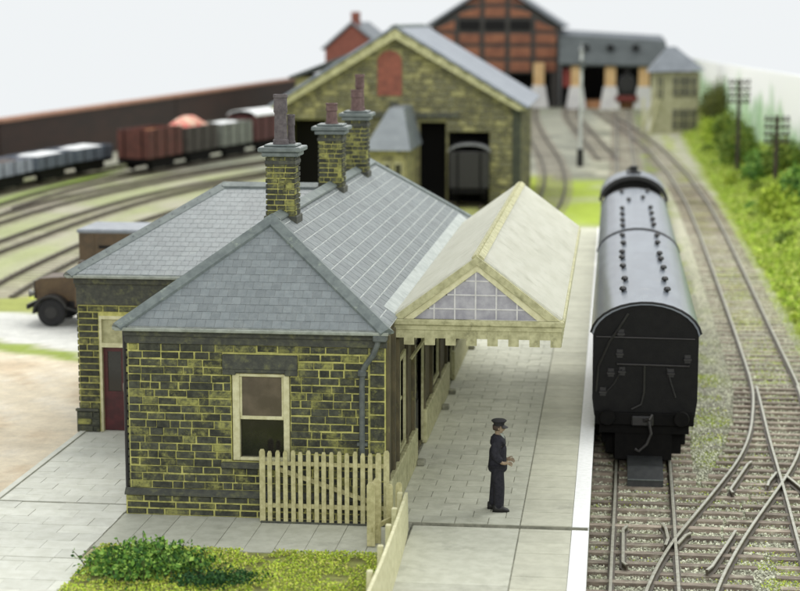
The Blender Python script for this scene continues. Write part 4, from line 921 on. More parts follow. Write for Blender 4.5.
bx_ = LM().prism([(LX + 1.72, 2.12), (LX + 1.72, 2.98), (LX + 6.4, 2.98), (LX + 6.4, .95), (LX + 2.8, .95), (LX + 2.8, 2.12)][::-1], 'y', LYA, LYB).build('box_body', M_lbox, lor)
LM().box(LX + 1.66, LX + 6.45, LYA - .05, LYB + .05, 2.98, 3.10, .03).build('roof', M_lroof, bx_)
LM().box(LX + 2.35, LX + 2.75, LYA - .01, LYA - .001, 2.5, 2.6).build('vent_slot', M_interior, bx_)
for xx in (2.2, 3.1, 4.0, 4.9, 5.8): LM().box(LX + xx - .02, LX + xx + .02, LYA - .015, LYA - .001, 2.14, 2.96).build('batten', M_lbox, bx_)
LM().box(LX + .3, LX + 6.3, LYA + .5, LYB - .5, .55, .75).build('chassis', M_black, lor)
for (wx_, yy) in ((LX + .72, LYA + .08), (LX + .72, LYB - .36), (LX + 4.9, LYA + .05), (LX + 4.9, LYB - .33)):
    wh = LM().tube([(wx_, yy, .42), (wx_, yy + .03, .42), (wx_, yy + .25, .42), (wx_, yy + .28, .42)], [.38, .45, .45, .38], 22).build('wheel', M_tyre, lor)
    LM().tube([(wx_, yy - .02, .42), (wx_, yy + .02, .42)], [.2, .24], 14).build('hub', M_black, wh)
for yy in (LYA + .0, LYB - .42):
    arcp = [(LX + .72 + .58 * math.cos(a_), .42 + .56 * math.sin(a_)) for a_ in np.linspace(math.pi * 1.02, .35, 12)] + [(LX + 1.62, .52)]
    inn = [(LX + .72 + .51 * math.cos(a_), .42 + .49 * math.sin(a_)) for a_ in np.linspace(math.pi * 1.02, .35, 12)] + [(LX + 1.60, .46)]
    LM().prism((arcp + inn[::-1])[::-1], 'y', yy, yy + .42).build('mudguard', M_black, lor)
    LM().tube([(LX - .02, yy + .3, 1.0), (LX + .14, yy + .3, 1.0)], [.13, .06], 12).build('headlight', M_steel, lor)
LM().box(LX - .12, LX - .02, LYA + .2, LYB - .2, .5, .66, .02).build('bumper', M_black, lor)

# ------------------------------------------------------------------ goods shed
gs = thing('goods_shed', 'large stone goods shed with slate gable roof and dark doorways behind the station', 'building', (-12.4, 103, -1.1))
GL, GR, GY0, GY1, GZ0, GE, GA, GM = -19.2, -5.4, 103.0, 117.0, -1.15, 4.75, 9.0, -12.45
holes = [(-11.1, -9.55, GZ0, 3.75), (-9.45, -7.05, GZ0, 3.2), (-19.0, -16.5, GZ0, 3.85)]
red = (-13.5, -12.1, 5.25, 7.85)
gw = MB()
gw.box(GL, GL + .2, GY0, GY0 + .5, GZ0, 4.0).box(-16.5, -11.1, GY0, GY0 + .5, GZ0, 4.0).box(-9.55, -9.45, GY0, GY0 + .5, GZ0, 4.0).box(-7.05, GR, GY0, GY0 + .5, GZ0, 4.0).box(-11.1, -9.55, GY0, GY0 + .5, 3.75, 4.0).box(-9.45, -7.05, GY0, GY0 + .5, 3.2, 4.0).box(-19.0, -16.5, GY0, GY0 + .5, 3.85, 4.0)
gw.prism([(GL, 4.0), (GR, 4.0), (GR, GE), (GM, GA), (GL, GE)][::-1], 'y', GY0, GY0 + .5)
gw.box(GR - .4, GR, GY0 + .5, GY1, GZ0, GE).box(GL, GL + .4, GY0 + .5, GY1, GZ0, GE)
gw.prism([(GL, GZ0), (GR, GZ0), (GR, GE), (GM, GA), (GL, GE)][::-1], 'y', GY1, GY1 + .4)
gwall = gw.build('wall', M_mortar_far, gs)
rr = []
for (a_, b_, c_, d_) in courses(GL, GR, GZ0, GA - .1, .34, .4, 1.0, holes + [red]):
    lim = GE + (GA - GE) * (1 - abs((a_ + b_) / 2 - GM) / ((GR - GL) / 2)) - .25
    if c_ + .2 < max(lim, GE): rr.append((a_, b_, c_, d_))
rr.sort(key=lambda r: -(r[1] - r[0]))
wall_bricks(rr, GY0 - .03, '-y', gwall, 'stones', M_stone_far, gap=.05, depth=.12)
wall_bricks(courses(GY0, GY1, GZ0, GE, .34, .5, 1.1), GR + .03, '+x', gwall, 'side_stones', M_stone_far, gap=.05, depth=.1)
M_redbrick = mat('red_brick', (136, 80, 66), .85, scale=3, c2=(112, 66, 56), bump=.01)
rb = MB(); 
arch = [(red[0], red[2]), (red[1], red[2])] + [(-12.8 + .7 * math.cos(a_), 7.2 + .62 * math.sin(a_)) for a_ in np.linspace(0, math.pi, 9)]
rb.prism(arch[::-1], 'y', GY0 - .09, GY0 - .002).build('bricked_window', M_redbrick, gs)
RO = .55
def sl(z0_, x_): return z0_
for s_, xe in ((1, GR + RO), (-1, GL - RO)):
    ze_ = GE - .28
    pts = [(GM, GY0 - .5, GA + .12), (xe, GY0 - .5, ze_ + .1), (xe, GY1 + .5, ze_ + .1), (GM, GY1 + .5, GA + .12)]
    if s_ > 0: pts = pts[::-1]
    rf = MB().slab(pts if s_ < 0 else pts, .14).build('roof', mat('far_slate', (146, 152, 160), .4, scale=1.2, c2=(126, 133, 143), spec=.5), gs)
    # slate courses as real steps on the visible slope
    A_ = Vector((xe, GY0 - .5, ze_ + .1)); T_ = Vector((GM, GY0 - .5, GA + .12)); v_ = (T_ - A_); Ls = v_.length; vd = v_.normalized(); nrm = Vector((0, 1, 0)).cross(vd); nrm = nrm if nrm.z > 0 else -nrm
    Ll, Ss = [], []
    for i in range(18):
        for j in range(16):
            c = A_ + vd * ((i + .5) * Ls / 18) + Vector((0, .5 + j * 15 / 16 * 1.0 + (.3 if i % 2 else 0) - .2, 0)) + nrm * .03
            Ll.append(tuple(c)); Ss.append((.92, Ls / 18 - .03, .05))
    Mx = np.array(Matrix((Vector((0, 1, 0)), (vd - nrm * .04).normalized(), nrm)).transposed())
    scatter('slates', *CUBE, np.array(Ll), np.array(Ss), MATS['far_slate'], rf, 'stuff', np.repeat(Mx[None], len(Ll), 0))
    MB().prism([(xe, ze_ + .02), (GM, GA + .04), (GM, GA - .5), (xe - s_ * .6, ze_ + .0)][::s_], 'y', GY0 - .45, GY0 - .25).build('barge_board', M_olive, gs)
MB().slab([(GM - .3, GY0 - .52, GA + .1), (GM, GY0 - .52, GA + .24), (GM, GY1 + .5, GA + .24), (GM - .3, GY1 + .5, GA + .1)][::-1], .06).slab([(GM, GY0 - .52, GA + .24), (GM + .3, GY0 - .52, GA + .1), (GM + .3, GY1 + .5, GA + .1), (GM, GY1 + .5, GA + .24)][::-1], .06).build('ridge_cap', M_cap, gs)
MB().box(GL + .4, GR - .4, GY0 + 2.8, GY0 + 3.0, GZ0, 4.6).build('dark_shed_backing', M_interior, gs)  # near-black sheet standing in for the shade inside the shed
MB().box(GR - .35, GR + .12, GY0 - .14, GY0 + .5, GZ0, GE - .1).build('buttress', mat('dark_quoin', (50, 54, 46), .85, scale=3, c2=(66, 70, 56)), gs)
MB().box(-14.2, -8.8, GY0 - .2, GY0 - .1, 4.0, 4.3).box(-12.75, -12.35, GY0 - .4, GY0 - .1, 4.3, 4.9).build('lintel_band', M_trim, gs)
# lean-to office in front
of = thing('shed_office', 'small stone office with grey slate roof against the goods shed front', 'building', (-12, 99.5, -1.1))
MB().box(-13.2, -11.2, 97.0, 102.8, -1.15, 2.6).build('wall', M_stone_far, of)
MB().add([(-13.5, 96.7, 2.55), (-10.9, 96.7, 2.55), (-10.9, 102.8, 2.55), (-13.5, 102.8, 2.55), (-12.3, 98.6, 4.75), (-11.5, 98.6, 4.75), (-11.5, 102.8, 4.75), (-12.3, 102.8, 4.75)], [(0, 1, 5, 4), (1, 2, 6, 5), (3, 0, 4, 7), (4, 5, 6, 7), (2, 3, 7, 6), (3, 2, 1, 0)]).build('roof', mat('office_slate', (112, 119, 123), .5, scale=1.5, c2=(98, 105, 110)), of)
for wx_ in (-12.8, -12.2, -11.6):
    wn = MB().box(wx_ - .24, wx_ + .24, 96.9, 96.998, .3, 1.9).build('window', M_olive, of)
    MB().box(wx_ - .17, wx_ + .17, 96.86, 96.898, .4, 1.05).box(wx_ - .17, wx_ + .17, 96.86, 96.898, 1.15, 1.8).build('pane', M_glass, wn)
def wagon(label, name, loc, rz, L_, wd, h, m, roof=None, load=None, cat='wagon', group=None):
    t = thing(name, label, cat, loc, rz, group)
    b0 = .95 + .15
    body = MB()
    if roof or load == 'sealed': body.box(-wd / 2, wd / 2, -L_ / 2, L_ / 2, b0, b0 + h, .04)
    else:
        body.box(-wd / 2, wd / 2, -L_ / 2, -L_ / 2 + .1, b0, b0 + h).box(-wd / 2, wd / 2, L_ / 2 - .1, L_ / 2, b0, b0 + h).box(-wd / 2, -wd / 2 + .1, -L_ / 2 + .1, L_ / 2 - .1, b0, b0 + h).box(wd / 2 - .1, wd / 2, -L_ / 2 + .1, L_ / 2 - .1, b0, b0 + h).box(-wd / 2 + .1, wd / 2 - .1, -L_ / 2 + .1, L_ / 2 - .1, b0, b0 + .1)
    bd = body.build('body', m, t, world=False)
    for s_ in (-1, 1):
        for k in (-.3, 0.0, .3):
            MB().box(s_ * (wd / 2 + .003) - .03, s_ * (wd / 2 + .003) + .03, k * L_ - .06, k * L_ + .06, b0, b0 + h).build('side_strap', M_chassis, bd, world=False)
        for k in (-.28, .28): MB().box(k * wd - .05, k * wd + .05, s_ * (L_ / 2 + .002) - .03, s_ * (L_ / 2 + .002) + .03, b0, b0 + h).build('end_post', M_chassis, bd, world=False)
        for bx in (-.86, .86): MB().tube([(bx, s_ * L_ / 2, b0 - .12), (bx, s_ * (L_ / 2 + .3), b0 - .12), (bx, s_ * (L_ / 2 + .3), b0 - .12), (bx, s_ * (L_ / 2 + .36), b0 - .12)], [.08, .08, .18, .17], 10).build('buffer', M_chassis, t, world=False)
    MB().box(-.95, .95, -L_ / 2 + .02, L_ / 2 - .02, b0 - .3, b0 - .003).box(-.95, -.8, -L_ * .34, L_ * .34, .35, .8).box(.8, .95, -L_ * .34, L_ * .34, .35, .8).build('underframe', M_chassis, t, world=False)
    for k in (-.27, .27):
        wv = MB()
        for s_ in (-1, 1): wv.tube([(s_ * .62, k * L_, .66), (s_ * .74, k * L_, .66)], .46, 16)
        wv.tube([(-.7, k * L_, .66), (.7, k * L_, .66)], .07, 6).build('wheelset', M_chassis, t, world=False)
    if roof:
        arc = [(wd / 2 * 1.05 * math.sin(a_), b0 + h + .45 * math.cos(a_) - .02) for a_ in np.linspace(-1.5, 1.5, 12)]
        shade_auto(MB().prism(arc[::-1] + [(x_ * .97, z_ - .08) for x_, z_ in arc][::1], 'y', -L_ / 2 - .06, L_ / 2 + .06).build('roof', roof, t, world=False), 50)
    elif load and load != 'sealed':
        mm, hh = load; n = 9; V = []; F = []
        for i in range(n):
            for j in range(n):
                u, v = i / (n - 1), j / (n - 1); z_ = b0 + h * .75 + hh * (math.sin(math.pi * u) ** .6) * (math.sin(math.pi * v) ** .5) + random.uniform(-.06, .06)
                V.append((-wd / 2 + .1 + u * (wd - .2), -L_ / 2 + .1 + v * (L_ - .2), z_))
        F = [(i * n + j, (i + 1) * n + j, (i + 1) * n + j + 1, i * n + j + 1) for i in range(n - 1) for j in range(n - 1)]
        MB().add(V, F).build('load', mm, t, world=False, smooth=True)
    return t
M_wred = mat('bauxite_wagon', (100, 56, 48), .7, scale=2, c2=(78, 46, 40)); M_wgrey = mat('grey_wagon', (74, 68, 62), .7, scale=2, c2=(58, 54, 50)); M_wgreen = mat('pale_grey_wagon', (132, 136, 128), .7, scale=2, c2=(108, 112, 104))
M_wblue = mat('blue_grey_wagon', (96, 104, 116), .7, scale=2, c2=(74, 82, 94)); M_white = mat('white_cover', (236, 238, 238), .7, scale=2, c2=(222, 224, 224)); M_wmar = mat('maroon_van', (92, 50, 48), .7, scale=2, c2=(74, 40, 40))
M_sand = mat('orange_load', (178, 120, 72), .9, scale=3, c2=(150, 98, 58)); M_redload = mat('red_cover', (206, 70, 66), .7, scale=1.6, c2=(222, 196, 170))
M_gsroof = mat('pale_van_roof', (128, 130, 132), .5, scale=2, c2=(108, 110, 112))
wagon('dark van with pale grey roof inside the right doorway of the goods shed', 'goods_wagon', (-8.25, 104.6, -1.05), .04, 5.2, 2.3, 2.1, M_black, roof=M_gsroof)
def along(pts, s):
    """point and heading at arc length s on polyline"""
    for i in range(len(pts) - 1):
        a_, b_ = Vector((*pts[i], 0)), Vector((*pts[i + 1], 0)); l = (b_ - a_).length
        if s <= l: d = (b_ - a_).normalized(); return a_ + d * s, math.atan2(-d.x, d.y)
        s -= l
    return b_, math.atan2(-d.x, d.y)
specs = [('red brown open wagon with orange load at the front of the goods train', M_wred, None, (M_sand, .35), 2.0), ('dark grey open wagon under a red and cream cover in the goods train', M_wgrey, None, (M_redload, 1.15), 1.8), ('pale grey open wagon third in the goods train', M_wgreen, None, (M_white, .5), 1.7), ('maroon van with white curved roof last in view before the shed', M_wmar, M_white, None, 2.0)]
s0 = 23.4
for (lb, m, rf, ld, h) in specs:
    p, a_ = along(GT, s0 + 2.9); wagon(lb, 'goods_wagon', (p.x, p.y, -1.05), a_, 5.6, 2.4, h, m, rf, ld, group='wagons of the goods train'); s0 += 6.5
s0 = 14.5
for i, lb in enumerate(('blue grey wagon at the left edge of the picture', 'blue grey wagon with orange speck of load, second from the left edge', 'blue grey wagon under a white sheet, third from the left edge', 'blue grey wagon under a white sheet, nearest the red wagon')):
    p, a_ = along(BT_, s0 + 2.9); wagon(lb, 'flat_wagon', (p.x, p.y, -1.05), a_, 5.8, 2.4, .85, M_wblue if i > 1 else mat('pale_blue_wagon', (150, 156, 168), .7, scale=2, c2=(120, 126, 140)), None, (M_white, .32) if i > 1 else (mat('dark_load', (92, 80, 72), .9, scale=3), .2), group='blue grey wagons'); s0 += 6.5
# baseboard edge
M_board = mat('brown_board', (54, 34, 26), .7, scale=.7, c2=(38, 25, 20), stretch=(1, .2, 1)); M_boardtop = mat('reddish_board_top', (166, 124, 100), .7, scale=1, c2=(148, 108, 88))
bo = thing('baseboard_edge', 'long brown wooden board along the far left edge of the layout', 'board', (-42, 140, -1.1))
def strip(p, q, th, z0_, z1_):
    p, q = Vector((*p, 0)), Vector((*q, 0)); d = (q - p).normalized(); n = Vector((d.y, -d.x, 0)) * th
    c = [p, q, q - n, p - n]; return MB().add([(v.x, v.y, z_) for z_ in (z0_, z1_) for v in c], [(3, 2, 1, 0), (4, 5, 6, 7), (0, 1, 5, 4), (1, 2, 6, 5), (2, 3, 7, 6), (3, 0, 4, 7)])
bpts = [((-45.2, 60), (-41.7, 119), 'a'), ((-41.68, 119.2), (-39.4, 160), 'b'), ((-39.38, 160.2), (-36.5, 212), 'c')]
for (p, q, k_) in bpts:
    strip(p, q, 1.0, -1.2, 2.55).build('panel', M_board, bo)
    strip((p[0] + .1, p[1]), (q[0] + .1, q[1]), 1.3, 2.56, 2.78).build('top_rail', M_boardtop, bo)
# ------------------------------------------------------------------ far buildings
M_panel = mat('orange_brick_panel', (150, 100, 74), .85, scale=.8, c2=(124, 80, 62)); M_beam = mat('dark_frame', (70, 68, 64), .8, scale=2, c2=(58, 56, 54)); M_froof = mat('grey_far_roof', (128, 134, 140), .5, scale=.6, c2=(112, 118, 124)); M_droof = mat('dark_far_roof', (92, 98, 98), .7, scale=.6, c2=(80, 86, 86))
es = thing('engine_shed', 'tall orange brick engine shed with dark timber framing and grey roof', 'building', (-14.5, 222, -1.1))
EL, ER, EY, EZe, EA, EM = -22.4, -6.9, 222, 8.6, 13.6, -14.6
MB().prism([(EL, 3.0), (ER, 3.0), (ER, EZe), (EM, EA), (EL, EZe)][::-1], 'y', EY, EY + 18).box(EL, EL + 3, EY, EY + 18, -1.15, 3.0).box(-13.6, -12.9, EY, EY + 18, -1.15, 3.0).box(ER - .9, ER, EY, EY + 18, -1.15, 3.0).build('wall', M_beam, es)
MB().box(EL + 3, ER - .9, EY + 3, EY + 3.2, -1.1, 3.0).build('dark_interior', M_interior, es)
cxs = np.linspace(EL, ER, 6)
zrows = [3.0, 4.7, 6.4, 8.0, 9.6, 11.2, 12.8]
for i in range(5):
    for j in range(6):
        xa, xb, za, zb = cxs[i] + .3, cxs[i + 1] - .3, zrows[j] + .25, zrows[j + 1] - .2
        def zl(x_): return EZe + (EA - EZe) * (1 - abs(x_ - EM) / ((ER - EL) / 2)) - .5
        ta, tb = min(zb, zl(xa)), min(zb, zl(xb))
        if max(ta, tb) < za + .3: continue
        poly = [(xa, za), (xb, za)] + ([(xb, tb)] if tb > za else []) + ([(xa, ta)] if ta > za else [])
        dark = j == 3 and i in (1, 2, 3)
        if len(poly) >= 3: MB().prism(poly[::-1], 'y', EY - .16, EY - .005).build('window' if dark else 'brick_panel', M_interior if dark else M_panel, es)
for s_, xe in ((1, ER + .7), (-1, EL - .7)):
    pts = [(EM, EY - .6, EA + .35), (xe, EY - .6, EZe - .1), (xe, EY + 18.5, EZe - .1), (EM, EY + 18.5, EA + .35)]
    MB().slab(pts[::-1] if s_ > 0 else pts, .3).build('roof', M_froof, es)
M_pier = mat('orange_pier', (216, 184, 136), .85, scale=1.2, c2=(200, 164, 116)); M_pierw = mat('whitewashed_pier', (222, 220, 218), .85, scale=1.2, c2=(204, 202, 204))
def pier(b_parent, x_, y_, w_=1.3):
    o = MB().box(x_ - w_ * .5, x_ + w_ * .5, y_, y_ + .8, .9, 4.3).build('pier', M_pier, b_parent)
    MB().prism([(x_ - w_ * .95, -1.15), (x_ + w_ * .95, -1.15), (x_ + w_ * .6, 1.6), (x_ - w_ * .6, 1.6)][::-1], 'y', y_ - .12, y_ + .9).build('whitewash_base', M_pierw, b_parent)
ls = thing('long_shed', 'low long shed with dark roof on orange and whitewashed piers', 'building', (-.5, 219, -1.1))
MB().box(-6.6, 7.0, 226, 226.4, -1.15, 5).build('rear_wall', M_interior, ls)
MB().slab([(-6.7, 217.6, 4.35), (6.6, 217.6, 4.1), (6.0, 222.5, 7.0), (-6.7, 222.5, 7.7)], .25).build('roof', M_droof, ls)
MB().slab([(-6.7, 222.45, 7.72), (6.0, 222.45, 7.02), (5.6, 225.5, 7.6), (-6.7, 225.5, 8.3)], .25).build('roof_crown', M_froof, ls)
for xx in (-3.6, -.6, 2.4):
    MB().add([(xx - .4, 219.5, 5.9), (xx + .4, 219.5, 5.9), (xx + .4, 219.5, 6.5), (xx - .4, 219.5, 6.5), (xx - .4, 221, 6.5), (xx + .4, 221, 6.5)], [(0, 1, 2, 3), (3, 2, 5, 4), (1, 5, 2), (0, 3, 4)]).build('roof_vent', M_interior, ls)
for xx in (-9.2, -4.6, -.55, 3.45): pier(ls, xx, 218.2 if xx > -7 else 220.9)
MB().box(-6.0, 6.2, 219.4, 225, -1.15, -.2).build('floor', mat('orange_floor', (190, 140, 100), .9), ls)
lc = thing('shed_locomotive', 'black locomotive front standing in the doorway of the long shed', 'locomotive', (1.4, 219, -1.05))
MB().tube([(1.4, 218.4, 1.9), (1.4, 224, 1.9)], 1.05, 18).build('smokebox', M_black, lc); MB().box(.2, 2.6, 218, 224.5, -.2, .6).build('frame', M_black, lc); MB().lathe((1.4, 219.2, 2.9), [(.35, 0), (.3, .7), (.38, .8)], 12).build('chimney', M_black, lc)
MB().box(.35, 2.45, 219, 224.5, .6, 1.9).build('boiler_casing', M_black, lc)
MB().box(.1, 2.7, 217.8, 218, -.1, .5).build('buffer_beam', mat('dull_red', (120, 50, 44), .7), lc)
rl = thing('red_wagon', 'red wagon standing in the left bay of the long shed', 'wagon', (-5.0, 220, -1.05))
MB().box(-6.2, -4.0, 219, 223, 1.5, 3.6, .05).build('body', mat('dull_red_paint', (140, 56, 50), .6), rl); MB().box(-6.1, -4.1, 219.1, 223, -.9, 1.5).build('underframe', M_chassis, rl)
# signal box
sb = thing('signal_box', 'cream signal box with hipped grey roof and large windows beside the far tracks', 'building', (5.8, 174, -1.1))
SX0, SX1, SY0, SY1 = 3.5, 7.9, 172.0, 177.0
MB().box(SX0, SX1, SY0, SY1, -1.15, 4.6).build('wall', mat('signal_box_cream', (184, 182, 150), .75, scale=1.5, c2=(160, 158, 124)), sb)
MB().add([(SX0 - .5, SY0 - .6, 4.65), (SX1 + .5, SY0 - .6, 4.85), (SX1 + .5, SY1 + .6, 4.85), (SX0 - .5, SY1 + .6, 4.65), (4.9, SY0 + 2.2, 7.0), (5.7, SY0 + 2.2, 7.0)], [(0, 1, 5, 4), (1, 2, 5), (2, 3, 4, 5), (3, 0, 4), (3, 2, 1, 0)]).build('roof', M_froof, sb)
for (a_, b_, c_, d_) in ((5.45, 6.5, 2.4, 4.2), (6.6, 7.6, 2.4, 4.2), (4.0, 4.5, 2.2, 4.2), (5.45, 6.5, -.7, 1.2), (6.6, 7.6, -.7, 1.2)):
    wn = MB().box(a_, b_, SY0 - .1, SY0 - .003, c_, d_).build('window', mat('dark_olive_glass', (92, 92, 76), .3), sb)
    MB().box((a_ + b_) / 2 - .05, (a_ + b_) / 2 + .05, SY0 - .16, SY0 - .102, c_, d_).box(a_, b_, SY0 - .15, SY0 - .103, (c_ + d_) / 2 - .05, (c_ + d_) / 2 + .05).build('glazing_bar', M_olive, wn)
MB().box(SX0 - .9, SX0 - .7, SY0 - .2, SY0, -1.15, 2.2).tube([(SX0 - .9, SY0 + .2, -1.1), (SX0 + .2, SY0 - .4, 2.2)], .1, 6).tube([(SX0 - .2, SY0 - .5, -1.1), (SX0 + .6, SY0 - .5, 2.2)], .1, 6).build('steps', M_cream, sb)
# red gabled house, low shed left of the goods shed
hs_ = thing('brick_house', 'red brick gabled house with chimney peeping over the goods shed roof', 'house', (-26, 184, -1.1))
MB().prism([(-28.9, -1.15), (-23.6, -1.15), (-23.6, 6.9), (-26.2, 9.0), (-28.9, 6.6)][::-1], 'y', 180, 192).build('wall', M_redbrick, hs_)
MB().slab([(-26.2, 179.8, 9.15), (-29.2, 179.8, 6.5), (-29.2, 192.2, 6.5), (-26.2, 192.2, 9.15)], .2).slab([(-23.3, 179.8, 6.8), (-26.2, 179.8, 9.15), (-26.2, 192.2, 9.15), (-23.3, 192.2, 6.8)], .2).build('roof', M_froof, hs_)
MB().box(-26.3, -25.5, 180.3, 181.2, 8.2, 10.3).build('chimney', M_redbrick, hs_)
lh = thing('lean_to_shed', 'low grey roofed shed beyond the left side of the goods shed', 'building', (-19, 122, -1.1))
MB().box(-21.5, -14, 121, 128, -1.15, 5.7).build('wall', M_stone_far, lh)
MB().slab([(-21.9, 120.6, 5.75), (-16.5, 120.6, 7.8), (-13.6, 120.6, 7.8), (-13.6, 128.4, 7.8), (-16.5, 128.4, 7.8), (-21.9, 128.4, 5.75)][:0] or [(-21.9, 120.6, 5.75), (-17.0, 120.6, 7.6), (-17.0, 128.4, 7.6), (-21.9, 128.4, 5.75)], .2).build('roof', M_droof, lh)
# signal post and telegraph poles
sg = thing('signal_post', 'tall white signal post with black foot beyond the platform', 'signal', (-2.43, 132.5, -1.1))
MB().tube([(-2.43, 132.5, -.2), (-2.43, 132.5, 7.4)], [.14, .11], 10).build('post', mat('white_post', (206, 210, 206), .6, scale=2), sg)
MB().tube([(-2.43, 132.5, -1.15), (-2.43, 132.5, .2)], .24, 10).build('foot', M_black, sg)
MB().lathe((-2.43, 132.5, 7.3), [(.22, 0), (.22, .1), (.1, .3), (.05, .6)], 10).build('finial', mat('grey_finial', (140, 144, 144), .6), sg)
MB().box(-2.55, -2.2, 131.9, 132.3, 6.0, 6.6).box(-2.5, -2.36, 132.2, 132.5, 6.1, 6.4).build('lamp', M_iron, sg)
M_pole = mat('pole_wood', (66, 58, 46), .85, scale=3, c2=(52, 46, 38))
def pole(label, x_, y_, zt, arms):
    zb_ = float(hground(np.array(x_), np.array(y_)))
    t = thing('telegraph_pole', label, 'telegraph pole', (x_, y_, zb_), group='telegraph poles on the embankment')
    MB().tube([(x_, y_, zb_ - .2), (x_, y_, zt)], [.15, .11], 9).build('pole', M_pole, t)
    for k in range(arms):
        z_ = zt - .25 - k * .42
        ar = MB().box(x_ - .72, x_ + .72, y_ - .14, y_ - .04, z_ - .06, z_ + .06).build('crossarm', M_pole, t)
        for ix in (-.62, -.34, .34, .62): MB().lathe((x_ + ix, y_ - .09, z_ + .06), [(.03, 0), (.07, .06), (.08, .14), (.03, .2)], 8).build('insulator', M_iron, ar)
pole('nearer telegraph pole with four crossarms among the bushes', 9.25, 105, 4.15, 4)
pole('farther telegraph pole beside the far bend of the embankment', 8.15, 121, 5.7, 4)
# painted backscene
mb_ = bpy.data.materials.new('painted_backscene'); t = NT(mb_)
sp = t.add('ShaderNodeSeparateXYZ'); t.link(t.pos(), sp.inputs[0])
hgt = t.math('SUBTRACT', sp.outputs[2], t.math('MULTIPLY', t.noise(.16, 6, .6), 8.0))
g = t.ramp(hgt, .3, -1.3)
t.col(t.mix(g, lin((252, 253, 251)), t.mix(t.ramp(t.noise(.9, 5, .7), .4, .6), lin((158, 196, 148)), lin((200, 222, 192)))))
t.b.inputs['Roughness'].default_value = .9
bs = MB(); P_ = [(12.4, 40), (12.0, 70), (11.4, 100), (10.6, 140), (9.6, 190), (9.2, 226)]; V = []; F = []
for (x_, y_) in P_: zt_ = 7.0 - 2.2 * (y_ - 40) / 186; V += [(x_, y_, -1.3), (x_ + .3, y_, -1.3), (x_ + .3, y_, zt_), (x_, y_, zt_)]
for i in range(len(P_) - 1):
    for j in range(4): F.append((i * 4 + j, i * 4 + 4 + j, i * 4 + 4 + (j + 1) % 4, i * 4 + (j + 1) % 4))
F += [(0, 1, 2, 3), (len(V) - 1, len(V) - 2, len(V) - 3, len(V) - 4)]
tag(bs.add(V, F).build('backscene', mb_), 'white backscene board painted with pale green trees along the right', 'backscene')

# ------------------------------------------------------------------ vegetation
def leafmat(name, cols, rough=.75):
    m = bpy.data.materials.new(name); t = NT(m); r = t.add('ShaderNodeNewGeometry').outputs['Random Per Island']
    cr = t.add('ShaderNodeValToRGB'); el = cr.color_ramp.elements
    el[0].position = 0; el[0].color = c4(lin(cols[0])); el[1].position = 1; el[1].color = c4(lin(cols[-1]))
    for i, c in enumerate(cols[1:-1]): e = el.new((i + 1) / (len(cols) - 1)); e.color = c4(lin(c))
    t.link(r, cr.inputs[0]); hv_ = t.add('ShaderNodeHueSaturation'); t.link(t.math('ADD', t.math('MULTIPLY', t.noise(1.6, 4, .7), 1.1), .45), hv_.inputs['Value']); t.link(cr.outputs[0], hv_.inputs['Color']); t.col(hv_.outputs[0]); t.b.inputs['Roughness'].default_value = rough; t.b.inputs['Specular IOR Level'].default_value = .2
    return m
M_leafd = leafmat('dark_leaf', [(44, 78, 38), (74, 114, 50), (110, 150, 62), (160, 192, 92)])
M_leafb = leafmat('blue_green_leaf', [(30, 60, 36), (46, 84, 44), (78, 116, 56)])
M_leafl = leafmat('light_leaf', [(120, 146, 50), (150, 172, 58), (182, 198, 76), (136, 150, 62)])
M_leafm = leafmat('mid_leaf', [(66, 92, 40), (90, 114, 46), (116, 136, 58), (140, 152, 60)])
M_leafo = leafmat('olive_leaf', [(84, 90, 46), (104, 108, 54), (76, 84, 44)])
M_turf = leafmat('yellow_green_turf', [(172, 196, 66), (198, 216, 82), (144, 172, 58), (214, 220, 104), (178, 174, 110), (116, 144, 52)])
M_turf2 = leafmat('bank_turf', [(158, 190, 62), (190, 212, 84), (132, 164, 56), (204, 216, 108), (170, 180, 96), (110, 140, 52)])
M_stem = mat('brown_stem', (70, 66, 44), .9)
def clump_pts(c, rad, nl, ncl, zmin=0.0):
    cl = []
    while len(cl) < ncl:
        p = rng.uniform(-1, 1, 3)
        if np.dot(p, p) < 1 and p[2] > -.25: cl.append(p)
    cl = np.array(cl) * rad * .8; pick = cl[rng.integers(0, ncl, nl)]
    L = pick + rng.normal(size=(nl, 3)) * np.array(rad) * .17 + np.array(c)
    L[:, 2] = np.maximum(L[:, 2], zmin + rng.uniform(0, .06, nl)); return L
def bush(label, c, rad, nl, ncl, size, m, group=None, cat='bush', name='bush', zmin=None):
    zb_ = zmin if zmin is not None else float(hground(np.array(c[0]), np.array(c[1])))
    t = thing(name, label, cat, (c[0], c[1], zb_), group=group)
    L = clump_pts((c[0], c[1], zb_ + rad[2] * .45), rad, nl, ncl, zb_)
    s_ = rng.uniform(.6, 1.3, nl) * size
    scatter('foliage', *LEAF, L, np.stack([s_, s_, s_], -1), m, t)
    st = MB()
    for k in range(7):
        a_ = rng.uniform(0, 6.28); e = (c[0] + math.cos(a_) * rad[0] * .6, c[1] + math.sin(a_) * rad[1] * .6, zb_ + rad[2] * rng.uniform(.5, 1.0))
        st.tube([(c[0], c[1], zb_ - .05), ((c[0] + e[0]) / 2, (c[1] + e[1]) / 2, zb_ + rad[2] * .45), e], [rad[2] * .04, rad[2] * .03, rad[2] * .012], 5)
    st.build('stem', M_stem, t)
    return t
SPR = []
lb_ = bush('leafy dark green bush in the grass at the bottom left', (-8.0, 29.75, 0), (1.15, .9, .36), 3000, 90, .10, M_leafd, zmin=0, name='leafy_bush')
bush('low dark green trailing plant in the grass right of the leafy bush', (-6.6, 29.25, 0), (.95, .5, .2), 1500, 34, .065, M_leafb, zmin=0, name='trailing_plant')
